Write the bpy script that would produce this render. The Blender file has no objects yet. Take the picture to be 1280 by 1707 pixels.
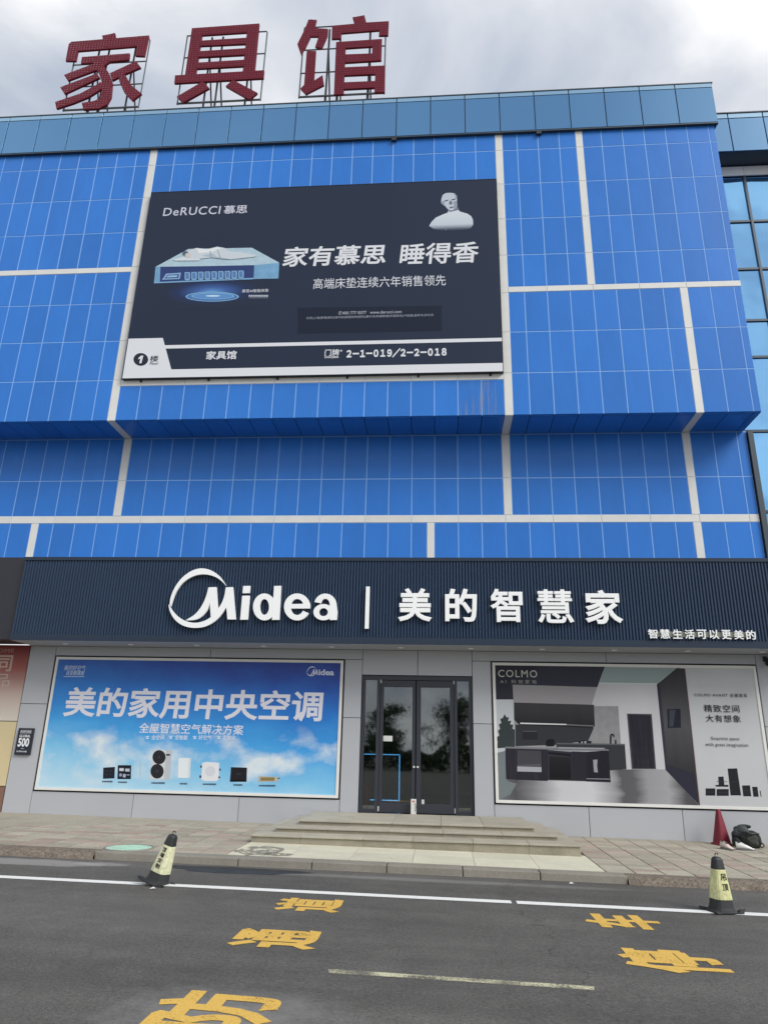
import bpy, bmesh, math, random
from mathutils import Matrix, Vector
from mathutils.geometry import tessellate_polygon
random.seed(7)
SC = bpy.context.scene
COL = SC.collection
EYE = 1.6
# ------------------------------------------------------------------ camera
FPX, W0, H0 = 1178.0, 1280.0, 1707.0
RGT = Vector((0.99694, 0.075049, 0.021874)); UPV = Vector((0.003339, -0.320446, 0.947261)); FWD = Vector((-0.0781, 0.944289, 0.319716))
cam = bpy.data.cameras.new('camera'); cam.sensor_fit = 'HORIZONTAL'; cam.sensor_width = 36; cam.lens = FPX / W0 * 36
cam.clip_end = 3000; cam.clip_start = 0.05
camo = bpy.data.objects.new('camera', cam); COL.objects.link(camo)
camo.matrix_world = Matrix(((RGT.x, UPV.x, -FWD.x, 0), (RGT.y, UPV.y, -FWD.y, 0), (RGT.z, UPV.z, -FWD.z, EYE), (0, 0, 0, 1)))
SC.camera = camo
# ------------------------------------------------------------------ world, sun, exposure
SUN_EL, SUN_AZ = math.radians(40), math.radians(126)      # azimuth clockwise from +Y: behind the photographer, to the right
wd = bpy.data.worlds.new('World'); SC.world = wd; wd.use_nodes = True
def build_world():
    nt = wd.node_tree; N = nt.nodes; L = nt.links
    bg = N['Background']; bg.inputs[1].default_value = 0.085
    sky = N.new('ShaderNodeTexSky'); sky.sky_type = 'NISHITA'; sky.sun_disc = False
    sky.sun_elevation = SUN_EL; sky.sun_rotation = SUN_AZ; sky.air_density = 1.2; sky.dust_density = 2.0
    tc = N.new('ShaderNodeTexCoord'); sp = N.new('ShaderNodeSeparateXYZ'); L.new(tc.outputs['Generated'], sp.inputs[0])
    ab = N.new('ShaderNodeMath'); ab.operation = 'ABSOLUTE'; L.new(sp.outputs[2], ab.inputs[0])
    ad = N.new('ShaderNodeMath'); ad.operation = 'ADD'; ad.inputs[1].default_value = 0.35; L.new(ab.outputs[0], ad.inputs[0])
    dx = N.new('ShaderNodeMath'); dx.operation = 'DIVIDE'; L.new(sp.outputs[0], dx.inputs[0]); L.new(ad.outputs[0], dx.inputs[1])
    dy = N.new('ShaderNodeMath'); dy.operation = 'DIVIDE'; L.new(sp.outputs[1], dy.inputs[0]); L.new(ad.outputs[0], dy.inputs[1])
    cb = N.new('ShaderNodeCombineXYZ'); L.new(dx.outputs[0], cb.inputs[0]); L.new(dy.outputs[0], cb.inputs[1]); cb.inputs[2].default_value = 4.6
    n1 = N.new('ShaderNodeTexNoise'); n1.inputs['Scale'].default_value = 2.6; n1.inputs['Detail'].default_value = 8; n1.inputs['Roughness'].default_value = 0.5; n1.inputs['Distortion'].default_value = 0.35
    L.new(cb.outputs[0], n1.inputs['Vector'])
    n2 = N.new('ShaderNodeTexNoise'); n2.inputs['Scale'].default_value = 1.3; n2.inputs['Detail'].default_value = 3
    L.new(cb.outputs[0], n2.inputs['Vector'])
    rp = N.new('ShaderNodeValToRGB'); e = rp.color_ramp.elements
    e[0].position = 0.36; e[0].color = (0.60, 0.67, 0.80, 1); e[1].position = 0.58; e[1].color = (1.27, 1.27, 1.285, 1)
    m_ = e.new(0.47); m_.color = (0.86, 0.90, 0.98, 1)
    L.new(n1.outputs[0], rp.inputs[0])
    sc = N.new('ShaderNodeVectorMath'); sc.operation = 'SCALE'; sc.inputs['Scale'].default_value = 5.35; L.new(rp.outputs[0], sc.inputs[0])
    r2 = N.new('ShaderNodeValToRGB'); r2.color_ramp.elements[0].position = 0.30; r2.color_ramp.elements[1].position = 0.44
    r2.color_ramp.elements[0].color = (0.55, 0.55, 0.55, 1); L.new(n2.outputs[0], r2.inputs[0])
    mx = N.new('ShaderNodeMix'); mx.data_type = 'RGBA'; L.new(r2.outputs[0], mx.inputs[0]); L.new(sky.outputs[0], mx.inputs[6]); L.new(sc.outputs[0], mx.inputs[7])
    L.new(mx.outputs[2], bg.inputs[0])
build_world()
sun = bpy.data.lights.new('sun', 'SUN'); sun.energy = 1.5; sun.angle = math.radians(28); sun.color = (1.0, 0.97, 0.93)
suno = bpy.data.objects.new('sun', sun); COL.objects.link(suno)
sd = Vector((math.sin(SUN_AZ) * math.cos(SUN_EL), math.cos(SUN_AZ) * math.cos(SUN_EL), math.sin(SUN_EL)))
suno.rotation_euler = sd.to_track_quat('Z', 'Y').to_euler(); suno.location = (0, -10, 30)
SC.view_settings.view_transform = 'Standard'; SC.view_settings.look = 'None'; SC.view_settings.exposure = 0.88; SC.view_settings.gamma = 1.0
SC.view_settings.use_curve_mapping = False

# ------------------------------------------------------------------ helpers
def pt(u, v, Y):
    "point of the vertical plane at depth Y that the survey photograph shows at (u, v)"
    d = RGT * ((u - 640) / FPX) - UPV * ((v - 853.5) / FPX) + FWD
    d = d * (Y / d.y)
    return Vector((d.x, Y, d.z + EYE))
def crop(x0, y0, k): return lambda u, v: (x0 + u / k, y0 + v / k)
def S(r, g, b):
    f = lambda c: (c / 255 / 12.92) if c / 255 <= 0.04045 else ((c / 255 + 0.055) / 1.055) ** 2.4
    return (f(r), f(g), f(b))
SLOPE = -0.0094
def gz(x): return SLOPE * x
def pz(x, y): return gz(x) + 0.095 + max(0, min(1, (y - 10.8) / 4.2)) * 0.05      # pavement surface
WM = {}
def link(o, parent=None, world=None, local=False):
    COL.objects.link(o)
    B = world if world is not None else Matrix.Identity(4)
    if world is not None: o.matrix_basis = B
    if parent is not None:
        o.parent = parent
        if local: WM[o.name] = WM[parent.name] @ B
        else:
            o.matrix_parent_inverse = WM[parent.name].inverted(); WM[o.name] = B
    else: WM[o.name] = B
    return o
def tag(o, label=None, cat=None, group=None, kind=None):
    if label: o['label'] = label
    if cat: o['category'] = cat
    if group: o['group'] = group
    if kind: o['kind'] = kind
    return o
def empty(name, loc, rot=None):
    o = bpy.data.objects.new(name, None); o.empty_display_size = 0.3
    B = Matrix.Translation(loc)
    if rot is not None: B = B @ rot.to_4x4()
    return link(o, None, B)
def mesh_obj(name, me, mats, parent=None, world=None, local=False):
    o = bpy.data.objects.new(name, me)
    for m in (mats if isinstance(mats, (list, tuple)) else [mats]):
        if m is not None and len(me.materials) < (len(mats) if isinstance(mats, (list, tuple)) else 1): me.materials.append(m)
    return link(o, parent, world, local)
def from_data(name, vs, fs, mats, parent=None, world=None, local=False, smooth=False, mi=None):
    me = bpy.data.meshes.new(name); me.from_pydata([tuple(v) for v in vs], [], fs)
    if mi: me.polygons.foreach_set('material_index', mi)
    if smooth: me.polygons.foreach_set('use_smooth', [True] * len(me.polygons))
    me.update()
    return mesh_obj(name, me, mats, parent, world, local)
class MB:
    def __init__(s): s.v = []; s.f = []
    def box(s, x0, x1, y0, y1, z0, z1):
        n = len(s.v)
        s.v += [(x0, y0, z0), (x1, y0, z0), (x1, y1, z0), (x0, y1, z0), (x0, y0, z1), (x1, y0, z1), (x1, y1, z1), (x0, y1, z1)]
        s.f += [(n, n+3, n+2, n+1), (n+4, n+5, n+6, n+7), (n, n+1, n+5, n+4), (n+1, n+2, n+6, n+5), (n+2, n+3, n+7, n+6), (n+3, n, n+4, n+7)]
        return s
    def hexa(s, p8):
        n = len(s.v); s.v += [tuple(p) for p in p8]
        s.f += [(n, n+3, n+2, n+1), (n+4, n+5, n+6, n+7), (n, n+1, n+5, n+4), (n+1, n+2, n+6, n+5), (n+2, n+3, n+7, n+6), (n+3, n, n+4, n+7)]
        return s
    def quad(s, a, b, c, d):
        n = len(s.v); s.v += [tuple(a), tuple(b), tuple(c), tuple(d)]; s.f.append((n, n+1, n+2, n+3)); return s
    def tube(s, pts, r, seg=8, caps=True):
        pts = [Vector(p) for p in pts]; n0 = len(s.v)
        for i, p in enumerate(pts):
            t = (pts[min(i+1, len(pts)-1)] - pts[max(i-1, 0)]).normalized()
            a = t.cross(Vector((0, 0, 1))); a = a.normalized() if a.length > 1e-3 else Vector((1, 0, 0)); b = t.cross(a)
            rr = r[i] if isinstance(r, (list, tuple)) else r
            for k in range(seg):
                w = 2 * math.pi * k / seg; s.v.append(tuple(p + (a * math.cos(w) + b * math.sin(w)) * rr))
        for i in range(len(pts) - 1):
            for k in range(seg):
                s.f.append((n0 + i*seg + k, n0 + i*seg + (k+1) % seg, n0 + (i+1)*seg + (k+1) % seg, n0 + (i+1)*seg + k))
        if caps:
            s.f.append(tuple(n0 + k for k in range(seg))[::-1]); e = n0 + (len(pts)-1)*seg; s.f.append(tuple(e + k for k in range(seg)))
        return s
    def lathe(s, prof, seg=16, c=(0, 0, 0)):
        n0 = len(s.v)
        for r, z in prof:
            for k in range(seg):
                w = 2 * math.pi * k / seg; s.v.append((c[0] + r*math.cos(w), c[1] + r*math.sin(w), c[2] + z))
        for i in range(len(prof) - 1):
            for k in range(seg): s.f.append((n0+i*seg+k, n0+i*seg+(k+1) % seg, n0+(i+1)*seg+(k+1) % seg, n0+(i+1)*seg+k))
        s.f.append(tuple(n0 + k for k in range(seg))[::-1]); e = n0 + (len(prof)-1)*seg; s.f.append(tuple(e + k for k in range(seg)))
        return s
    def prism(s, poly, yf, yb):
        "polygon of (x, z) standing in the facade plane, from depth yf (front) back to yb"
        n = len(s.v); m = len(poly)
        tris = tessellate_polygon([[Vector((p[0], p[1], 0)) for p in poly]])
        s.v += [(p[0], yf, p[1]) for p in poly] + [(p[0], yb, p[1]) for p in poly]
        for t in tris:
            s.f.append(tuple(n + i for i in t)); s.f.append(tuple(n + m + i for i in reversed(t)))
        for i in range(m): s.f.append((n + i, n + (i+1) % m, n + m + (i+1) % m, n + m + i))
        return s
    def build(s, name, mats, parent=None, world=None, local=False, smooth=False):
        o = from_data(name, s.v, s.f, mats, parent, world, local, smooth)
        bm = bmesh.new(); bm.from_mesh(o.data); bmesh.ops.recalc_face_normals(bm, faces=bm.faces[:]); bm.to_mesh(o.data); bm.free()
        return o
_pm = {}
def panel(name, x0, x1, yf, z0, z1, mats, parent, gap=0.0115, th=0.03, bev=0.003):
    "a shared-mesh cladding panel, front face at yf, joints left open all round"
    w, h = round(x1 - x0 - 2*gap, 3), round(z1 - z0 - 2*gap, 3)
    key = (w, h, th, mats.name)
    me = _pm.get(key)
    if me is None:
        b = MB(); a, c = w/2, h/2
        b.v = [(-a, bev, -c), (a, bev, -c), (a, bev, c), (-a, bev, c), (-a+bev, 0, -c+bev), (a-bev, 0, -c+bev), (a-bev, 0, c-bev), (-a+bev, 0, c-bev), (-a, th, -c), (a, th, -c), (a, th, c), (-a, th, c)]
        b.f = [(4, 5, 6, 7), (0, 1, 5, 4), (1, 2, 6, 5), (2, 3, 7, 6), (3, 0, 4, 7), (0, 8, 9, 1), (1, 9, 10, 2), (2, 10, 11, 3), (3, 11, 8, 0)]
        me = bpy.data.meshes.new(name); me.from_pydata(b.v, [], b.f); me.update(); me.materials.append(mats); _pm[key] = me
    o = bpy.data.objects.new(name, me)
    return link(o, parent, Matrix.Translation(((x0+x1)/2, yf, (z0+z1)/2)))

# ------------------------------------------------------------------ materials
def newmat(name):
    m = bpy.data.materials.new(name); m.use_nodes = True
    return m, m.node_tree.nodes, m.node_tree.links, m.node_tree.nodes['Principled BSDF']
def P(name, col, rough=0.5, metal=0.0, spec=0.5, noise=None, bump=None, rand=0.0, coat=0.0, stretch=None, coords='Object', noise2=None):
    m, N, L, b = newmat(name)
    b.inputs['Roughness'].default_value = rough; b.inputs['Metallic'].default_value = metal
    b.inputs['Specular IOR Level'].default_value = spec; b.inputs['Coat Weight'].default_value = coat; b.inputs['Coat Roughness'].default_value = 0.15
    b.inputs['Base Color'].default_value = (*col, 1)
    src = None
    tc = N.new('ShaderNodeTexCoord')
    vec = tc.outputs[coords]
    if coords == 'World':
        pass
    if stretch:
        mp = N.new('ShaderNodeMapping'); mp.inputs['Scale'].default_value = stretch; L.new(vec, mp.inputs[0]); vec = mp.outputs[0]
    def mulcol(prev, fac):
        mx = N.new('ShaderNodeMix'); mx.data_type = 'RGBA'; mx.blend_type = 'MULTIPLY'; mx.inputs[0].default_value = 1
        if prev is None: mx.inputs[6].default_value = (*col, 1)
        else: L.new(prev, mx.inputs[6])
        L.new(fac, mx.inputs[7]); return mx.outputs[2]
    for nz in (noise, noise2):
        if nz:
            n = N.new('ShaderNodeTexNoise'); n.inputs['Scale'].default_value = nz[0]; n.inputs['Detail'].default_value = 6; n.inputs['Roughness'].default_value = 0.6
            if rand:
                oi = N.new('ShaderNodeObjectInfo'); va = N.new('ShaderNodeVectorMath'); va.operation = 'ADD'
                ms = N.new('ShaderNodeMath'); ms.operation = 'MULTIPLY'; ms.inputs[1].default_value = 37.0
                L.new(oi.outputs['Random'], ms.inputs[0]); L.new(vec, va.inputs[0]); L.new(ms.outputs[0], va.inputs[1]); L.new(va.outputs[0], n.inputs['Vector'])
            else: L.new(vec, n.inputs['Vector'])
            mr = N.new('ShaderNodeMapRange'); mr.inputs[1].default_value = 0.3; mr.inputs[2].default_value = 0.7
            mr.inputs[3].default_value = 1 - nz[1]; mr.inputs[4].default_value = 1 + nz[1]; L.new(n.outputs[0], mr.inputs[0])
            src = mulcol(src, mr.outputs[0])
    if rand:
        oi = N.new('ShaderNodeObjectInfo'); mr = N.new('ShaderNodeMapRange'); mr.inputs[3].default_value = 1 - rand; mr.inputs[4].default_value = 1 + rand
        L.new(oi.outputs['Random'], mr.inputs[0]); src = mulcol(src, mr.outputs[0])
    if src is not None: L.new(src, b.inputs['Base Color'])
    if bump:
        n = N.new('ShaderNodeTexNoise'); n.inputs['Scale'].default_value = bump[0]; n.inputs['Detail'].default_value = 4; L.new(vec, n.inputs['Vector'])
        bp = N.new('ShaderNodeBump'); bp.inputs['Strength'].default_value = bump[1]; bp.inputs['Distance'].default_value = bump[2] if len(bump) > 2 else 0.02
        L.new(n.outputs[0], bp.inputs['Height']); L.new(bp.outputs[0], b.inputs['Normal'])
    return m
_flat = {}
def ink(r, g, b, rough=0.55):
    k = (r, g, b)
    if k not in _flat: _flat[k] = P('print_%d_%d_%d' % k, S(r, g, b), rough, spec=0.1)
    return _flat[k]
def emit(name, col, st):
    m, N, L, b = newmat(name); b.inputs['Base Color'].default_value = (*col, 1); b.inputs['Emission Color'].default_value = (*col, 1); b.inputs['Emission Strength'].default_value = st
    return m
def ramp(N, pos_cols):
    r = N.new('ShaderNodeValToRGB'); e = r.color_ramp.elements
    while len(e) < len(pos_cols): e.new(0.5)
    for el, (p, c) in zip(e, pos_cols): el.position = p; el.color = (*c, 1)
    return r
M = {}
M['blue'] = P('blue_aluminium', S(50, 121, 207), 0.34, spec=0.26, rand=0.07, noise=(0.9, 0.045), noise2=(5, 0.02), stretch=(2.2, 1, 0.6), bump=(0.8, 0.22, 0.03))
M['joint'] = P('joint_sealant', S(134, 180, 236), 0.7)
M['white_panel'] = P('white_aluminium', S(222, 222, 218), 0.42, spec=0.4, rand=0.03, noise=(3.0, 0.04))
M['grey_panel'] = P('grey_aluminium', S(176, 179, 184), 0.36, spec=0.45, rand=0.03, noise=(0.6, 0.03), bump=(1.0, 0.06, 0.02))
M['dark_gap'] = P('dark_gap', S(30, 31, 34), 0.8)
M['navy'] = P('navy_metal', S(48, 65, 88), 0.45, spec=0.25, noise=(1.2, 0.04))
M['navy_dark'] = P('navy_flashing', S(40, 53, 70), 0.45, spec=0.3)
M['soffit'] = P('soffit_board', S(165, 168, 174), 0.5)
M['letter'] = P('white_acrylic', S(246, 248, 248), 0.35, spec=0.4)
M['letter_side'] = P('letter_return', S(60, 62, 66), 0.5)
M['maroon'] = P('maroon_sign_face', S(108, 18, 40), 0.5, spec=0.25, noise=(5, 0.12))
M['bulb'] = P('sign_bulb', S(150, 66, 88), 0.3)
M['steel'] = P('sign_steel', S(98, 104, 108), 0.55, metal=0.2, noise=(6, 0.2))
M['steel_dark'] = P('dark_steel', S(52, 56, 60), 0.55, metal=0.2, noise=(6, 0.2))
M['coping'] = None
M['frame_dark'] = P('dark_door_frame', S(50, 53, 62), 0.35, spec=0.5)
M['mullion'] = P('mullion_grey', S(66, 76, 84), 0.4, metal=0.3)
M['concrete'] = P('concrete', S(132, 128, 118), 0.85, noise=(2.2, 0.12), noise2=(26, 0.10), bump=(60, 0.3, 0.01))
M['slab'] = P('pale_slab', S(198, 195, 175), 0.8, noise=(1.4, 0.10), noise2=(24, 0.07), rand=0.05, bump=(70, 0.15, 0.006))
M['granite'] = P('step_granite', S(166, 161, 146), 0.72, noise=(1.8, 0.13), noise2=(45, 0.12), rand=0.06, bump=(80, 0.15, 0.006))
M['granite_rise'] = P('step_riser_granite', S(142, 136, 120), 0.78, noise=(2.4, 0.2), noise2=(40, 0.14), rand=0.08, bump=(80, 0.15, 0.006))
M['rough_edge'] = P('rough_aggregate', S(122, 112, 100), 0.95, noise=(34, 0.5), noise2=(9, 0.25), bump=(60, 0.9, 0.03))
M['rubber'] = P('black_rubber', S(44, 46, 47), 0.6, noise=(9, 0.25))
M['manhole'] = P('mint_painted_iron', S(170, 204, 186), 0.7, noise=(7, 0.16), bump=(40, 0.4, 0.01))
M['led'] = emit('cyan_led', (0.10, 0.42, 0.85), 1.1)
M['lamp'] = emit('downlight_glow', (1.0, 0.97, 0.9), 5.0)
M['room'] = P('interior_wall', S(70, 72, 76), 0.7)
M['room_floor'] = P('interior_floor', S(90, 90, 92), 0.25)
M['desk'] = P('desk_black', S(30, 34, 44), 0.3)

def glass_mat(name, tint, refl, through, rough=0.01, bump=None):
    "clear window glass: see-through, tinted, with a mirror film that grows with the angle"
    m, N, L, b = newmat(name); N.remove(b); out = N['Material Output']
    tr = N.new('ShaderNodeBsdfTransparent'); tr.inputs[0].default_value = (*through, 1)
    gl = N.new('ShaderNodeBsdfGlossy'); gl.inputs['Color'].default_value = (*tint, 1); gl.inputs['Roughness'].default_value = rough
    fr = N.new('ShaderNodeFresnel'); fr.inputs['IOR'].default_value = 1.5
    ma = N.new('ShaderNodeMath'); ma.operation = 'ADD'; ma.inputs[1].default_value = refl; ma.use_clamp = True; L.new(fr.outputs[0], ma.inputs[0])
    if bump:
        tc = N.new('ShaderNodeTexCoord'); nz = N.new('ShaderNodeTexNoise'); nz.inputs['Scale'].default_value = bump[0]; L.new(tc.outputs['Object'], nz.inputs['Vector'])
        bp = N.new('ShaderNodeBump'); bp.inputs['Strength'].default_value = bump[1]; bp.inputs['Distance'].default_value = 0.05; L.new(nz.outputs[0], bp.inputs['Height']); L.new(bp.outputs[0], gl.inputs['Normal'])
    mx = N.new('ShaderNodeMixShader'); L.new(ma.outputs[0], mx.inputs[0]); L.new(tr.outputs[0], mx.inputs[1]); L.new(gl.outputs[0], mx.inputs[2]); L.new(mx.outputs[0], out.inputs[0])
    return m
M['door_glass'] = glass_mat('door_glass', (0.95, 1, 1), 0.10, (0.70, 0.73, 0.73), rough=0.025)
def coated_glass(name, base, tint, w, rough=0.04, bump=(0.6, 0.25), rand=0.06):
    "blue solar-control glass over a blind backing"
    m, N, L, b = newmat(name); out = N['Material Output']
    b.inputs['Base Color'].default_value = (*base, 1); b.inputs['Roughness'].default_value = 0.3
    gl = N.new('ShaderNodeBsdfGlossy'); gl.inputs['Roughness'].default_value = rough
    oi = N.new('ShaderNodeObjectInfo'); mr = N.new('ShaderNodeMapRange'); mr.inputs[3].default_value = 1 - rand; mr.inputs[4].default_value = 1 + rand; L.new(oi.outputs['Random'], mr.inputs[0])
    mc = N.new('ShaderNodeMix'); mc.data_type = 'RGBA'; mc.blend_type = 'MULTIPLY'; mc.inputs[0].default_value = 1; mc.inputs[6].default_value = (*tint, 1); L.new(mr.outputs[0], mc.inputs[7]); L.new(mc.outputs[2], gl.inputs['Color'])
    tc = N.new('ShaderNodeTexCoord'); va = N.new('ShaderNodeVectorMath'); va.operation = 'ADD'; L.new(tc.outputs['Object'], va.inputs[0]); L.new(oi.outputs['Random'], va.inputs[1])
    nz = N.new('ShaderNodeTexNoise'); nz.inputs['Scale'].default_value = bump[0]; nz.inputs['Detail'].default_value = 1; L.new(va.outputs[0], nz.inputs['Vector'])
    bp = N.new('ShaderNodeBump'); bp.inputs['Strength'].default_value = bump[1]; bp.inputs['Distance'].default_value = 0.06; L.new(nz.outputs[0], bp.inputs['Height']); L.new(bp.outputs[0], gl.inputs['Normal'])
    mx = N.new('ShaderNodeMixShader'); mx.inputs[0].default_value = w; L.new(b.outputs[0], mx.inputs[1]); L.new(gl.outputs[0], mx.inputs[2]); L.new(mx.outputs[0], out.inputs[0])
    return m
M['coping'] = coated_glass('coping_glass', S(64, 118, 170), S(120, 168, 205), 0.42, rough=0.12)
M['coping_skylit'] = coated_glass('coping_glass_skylit', S(128, 172, 205), S(170, 200, 222), 0.5, rough=0.12)  # paler colour stands in for sky light coming through the clear top
M['curtain'] = coated_glass('curtain_glass', S(50, 104, 156), S(140, 200, 246), 0.72, rough=0.03, bump=(0.8, 0.35), rand=0.12)

def asphalt():
    m, N, L, b = newmat('asphalt'); tc = N.new('ShaderNodeTexCoord'); v = tc.outputs['Object']
    def noise(sc, det=6, ro=0.6, vec=v):
        n = N.new('ShaderNodeTexNoise'); n.inputs['Scale'].default_value = sc; n.inputs['Detail'].default_value = det; n.inputs['Roughness'].default_value = ro; L.new(vec, n.inputs['Vector']); return n.outputs[0]
    def mrange(x, a, c, lo, hi):
        r = N.new('ShaderNodeMapRange'); r.inputs[1].default_value = a; r.inputs[2].default_value = c; r.inputs[3].default_value = lo; r.inputs[4].default_value = hi; L.new(x, r.inputs[0]); return r.outputs[0]
    def mix(f, a, c, mode='MIX'):
        x = N.new('ShaderNodeMix'); x.data_type = 'RGBA'; x.blend_type = mode
        if isinstance(f, float): x.inputs[0].default_value = f
        else: L.new(f, x.inputs[0])
        for i, q in ((6, a), (7, c)):
            if isinstance(q, tuple): x.inputs[i].default_value = (*q, 1)
            else: L.new(q, x.inputs[i])
        return x.outputs[2]
    mpt = N.new('ShaderNodeMapping'); mpt.inputs['Scale'].default_value = (0.06, 1.5, 1); L.new(v, mpt.inputs[0])
    track = mrange(noise(1.0, 3, 0.6, mpt.outputs[0]), 0.35, 0.65, 0.88, 1.12); big = mrange(noise(0.35, 4), 0.3, 0.7, 0.82, 1.18); mid = mrange(noise(3.0, 5), 0.3, 0.7, 0.9, 1.1); fine = mrange(noise(120, 3, 0.85), 0.25, 0.75, 0.4, 1.6); grit = mrange(noise(38, 5, 0.8), 0.28, 0.72, 0.52, 1.5)
    c = mix(1.0, (0.098, 0.094, 0.087), big, 'MULTIPLY'); c = mix(1.0, c, track, 'MULTIPLY'); c = mix(1.0, c, mid, 'MULTIPLY'); c = mix(1.0, c, fine, 'MULTIPLY'); c = mix(1.0, c, grit, 'MULTIPLY')
    def ell(cx, cy, rx, ry, soft=0.5, ns=2.5, amp=0.8):
        mp = N.new('ShaderNodeMapping'); mp.inputs['Location'].default_value = (-cx / rx, -cy / ry, 0); mp.inputs['Scale'].default_value = (1 / rx, 1 / ry, 0); L.new(v, mp.inputs[0])
        ln = N.new('ShaderNodeVectorMath'); ln.operation = 'LENGTH'; L.new(mp.outputs[0], ln.inputs[0])
        ad = N.new('ShaderNodeMath'); ad.operation = 'MULTIPLY_ADD'; L.new(noise(ns, 5), ad.inputs[0]); ad.inputs[1].default_value = amp; L.new(ln.outputs['Value'], ad.inputs[2])
        return mrange(ad.outputs[0], 1.0 + amp * 0.5 - soft, 1.0 + amp * 0.5, 1, 0)
    c = mix(ell(-1.35, 5.05, 0.9, 0.75, 0.8, 4, 1.2), c, mix(0.5, c, (0.28, 0.275, 0.27)))          # chalky patch round the nearest character
    c = mix(ell(-5.6, 10.25, 1.3, 0.28, 0.3), c, mix(0.6, c, (0.34, 0.33, 0.32)))                     # dried cement by the kerb
    c = mix(ell(-4.6, 10.35, 0.42, 0.16, 0.3), c, mix(0.5, c, (0.34, 0.33, 0.32)))
    c = mix(ell(-0.2, 10.3, 3.0, 0.16, 0.6, 3, 1.3), c, mix(0.35, c, (0.30, 0.30, 0.29)))
    c = mix(ell(-5.5, 7.6, 4.0, 1.0, 0.9, 1.2, 1.0), c, mix(0.18, c, (0.20, 0.19, 0.18)))
    # one wandering crack across the lane
    sp = N.new('ShaderNodeSeparateXYZ'); L.new(v, sp.inputs[0])
    wb = N.new('ShaderNodeMath'); wb.operation = 'MULTIPLY_ADD'; L.new(noise(1.1, 6, 0.7), wb.inputs[0]); wb.inputs[1].default_value = 1.3; wb.inputs[2].default_value = 0.05
    wb2 = N.new('ShaderNodeMath'); wb2.operation = 'MULTIPLY_ADD'; L.new(sp.outputs[1], wb2.inputs[0]); wb2.inputs[1].default_value = -0.06; L.new(wb.outputs[0], wb2.inputs[2])
    df = N.new('ShaderNodeMath'); df.operation = 'SUBTRACT'; L.new(sp.outputs[0], df.inputs[0]); L.new(wb2.outputs[0], df.inputs[1])
    df2 = N.new('ShaderNodeMath'); df2.operation = 'SUBTRACT'; L.new(df.outputs[0], df2.inputs[0]); df2.inputs[1].default_value = 0.75
    da = N.new('ShaderNodeMath'); da.operation = 'ABSOLUTE'; L.new(df2.outputs[0], da.inputs[0])
    crack = mrange(da.outputs[0], 0.003, 0.014, 0.7, 0)
    gate = mrange(noise(2.3, 2), 0.42, 0.55, 0, 1); g2 = N.new('ShaderNodeMath'); g2.operation = 'MULTIPLY'; L.new(crack, g2.inputs[0]); L.new(gate, g2.inputs[1])
    c = mix(g2.outputs[0], c, (0.02, 0.02, 0.02))
    vo = N.new('ShaderNodeTexVoronoi'); vo.feature = 'DISTANCE_TO_EDGE'; vo.inputs['Scale'].default_value = 0.33
    wv = N.new('ShaderNodeTexNoise'); wv.inputs['Scale'].default_value = 1.6; wv.inputs['Detail'].default_value = 6; L.new(v, wv.inputs['Vector'])
    va = N.new('ShaderNodeVectorMath'); va.operation = 'ADD'; L.new(v, va.inputs[0]); L.new(wv.outputs['Color'], va.inputs[1]); L.new(va.outputs[0], vo.inputs['Vector'])
    c2 = mrange(vo.outputs[0], 0.002, 0.007, 1, 0); g3 = N.new('ShaderNodeMath'); g3.operation = 'MULTIPLY'; L.new(c2, g3.inputs[0]); L.new(mrange(noise(0.6, 2), 0.52, 0.62, 0, 0.28), g3.inputs[1])
    c = mix(g3.outputs[0], c, (0.03, 0.03, 0.03))
    L.new(c, b.inputs['Base Color']); b.inputs['Roughness'].default_value = 0.85; b.inputs['Specular IOR Level'].default_value = 0.3
    bp = N.new('ShaderNodeBump'); bp.inputs['Strength'].default_value = 0.5; bp.inputs['Distance'].default_value = 0.008; L.new(noise(120, 3, 0.8), bp.inputs['Height']); L.new(bp.outputs[0], b.inputs['Normal'])
    return m
M['asphalt'] = asphalt()
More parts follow.
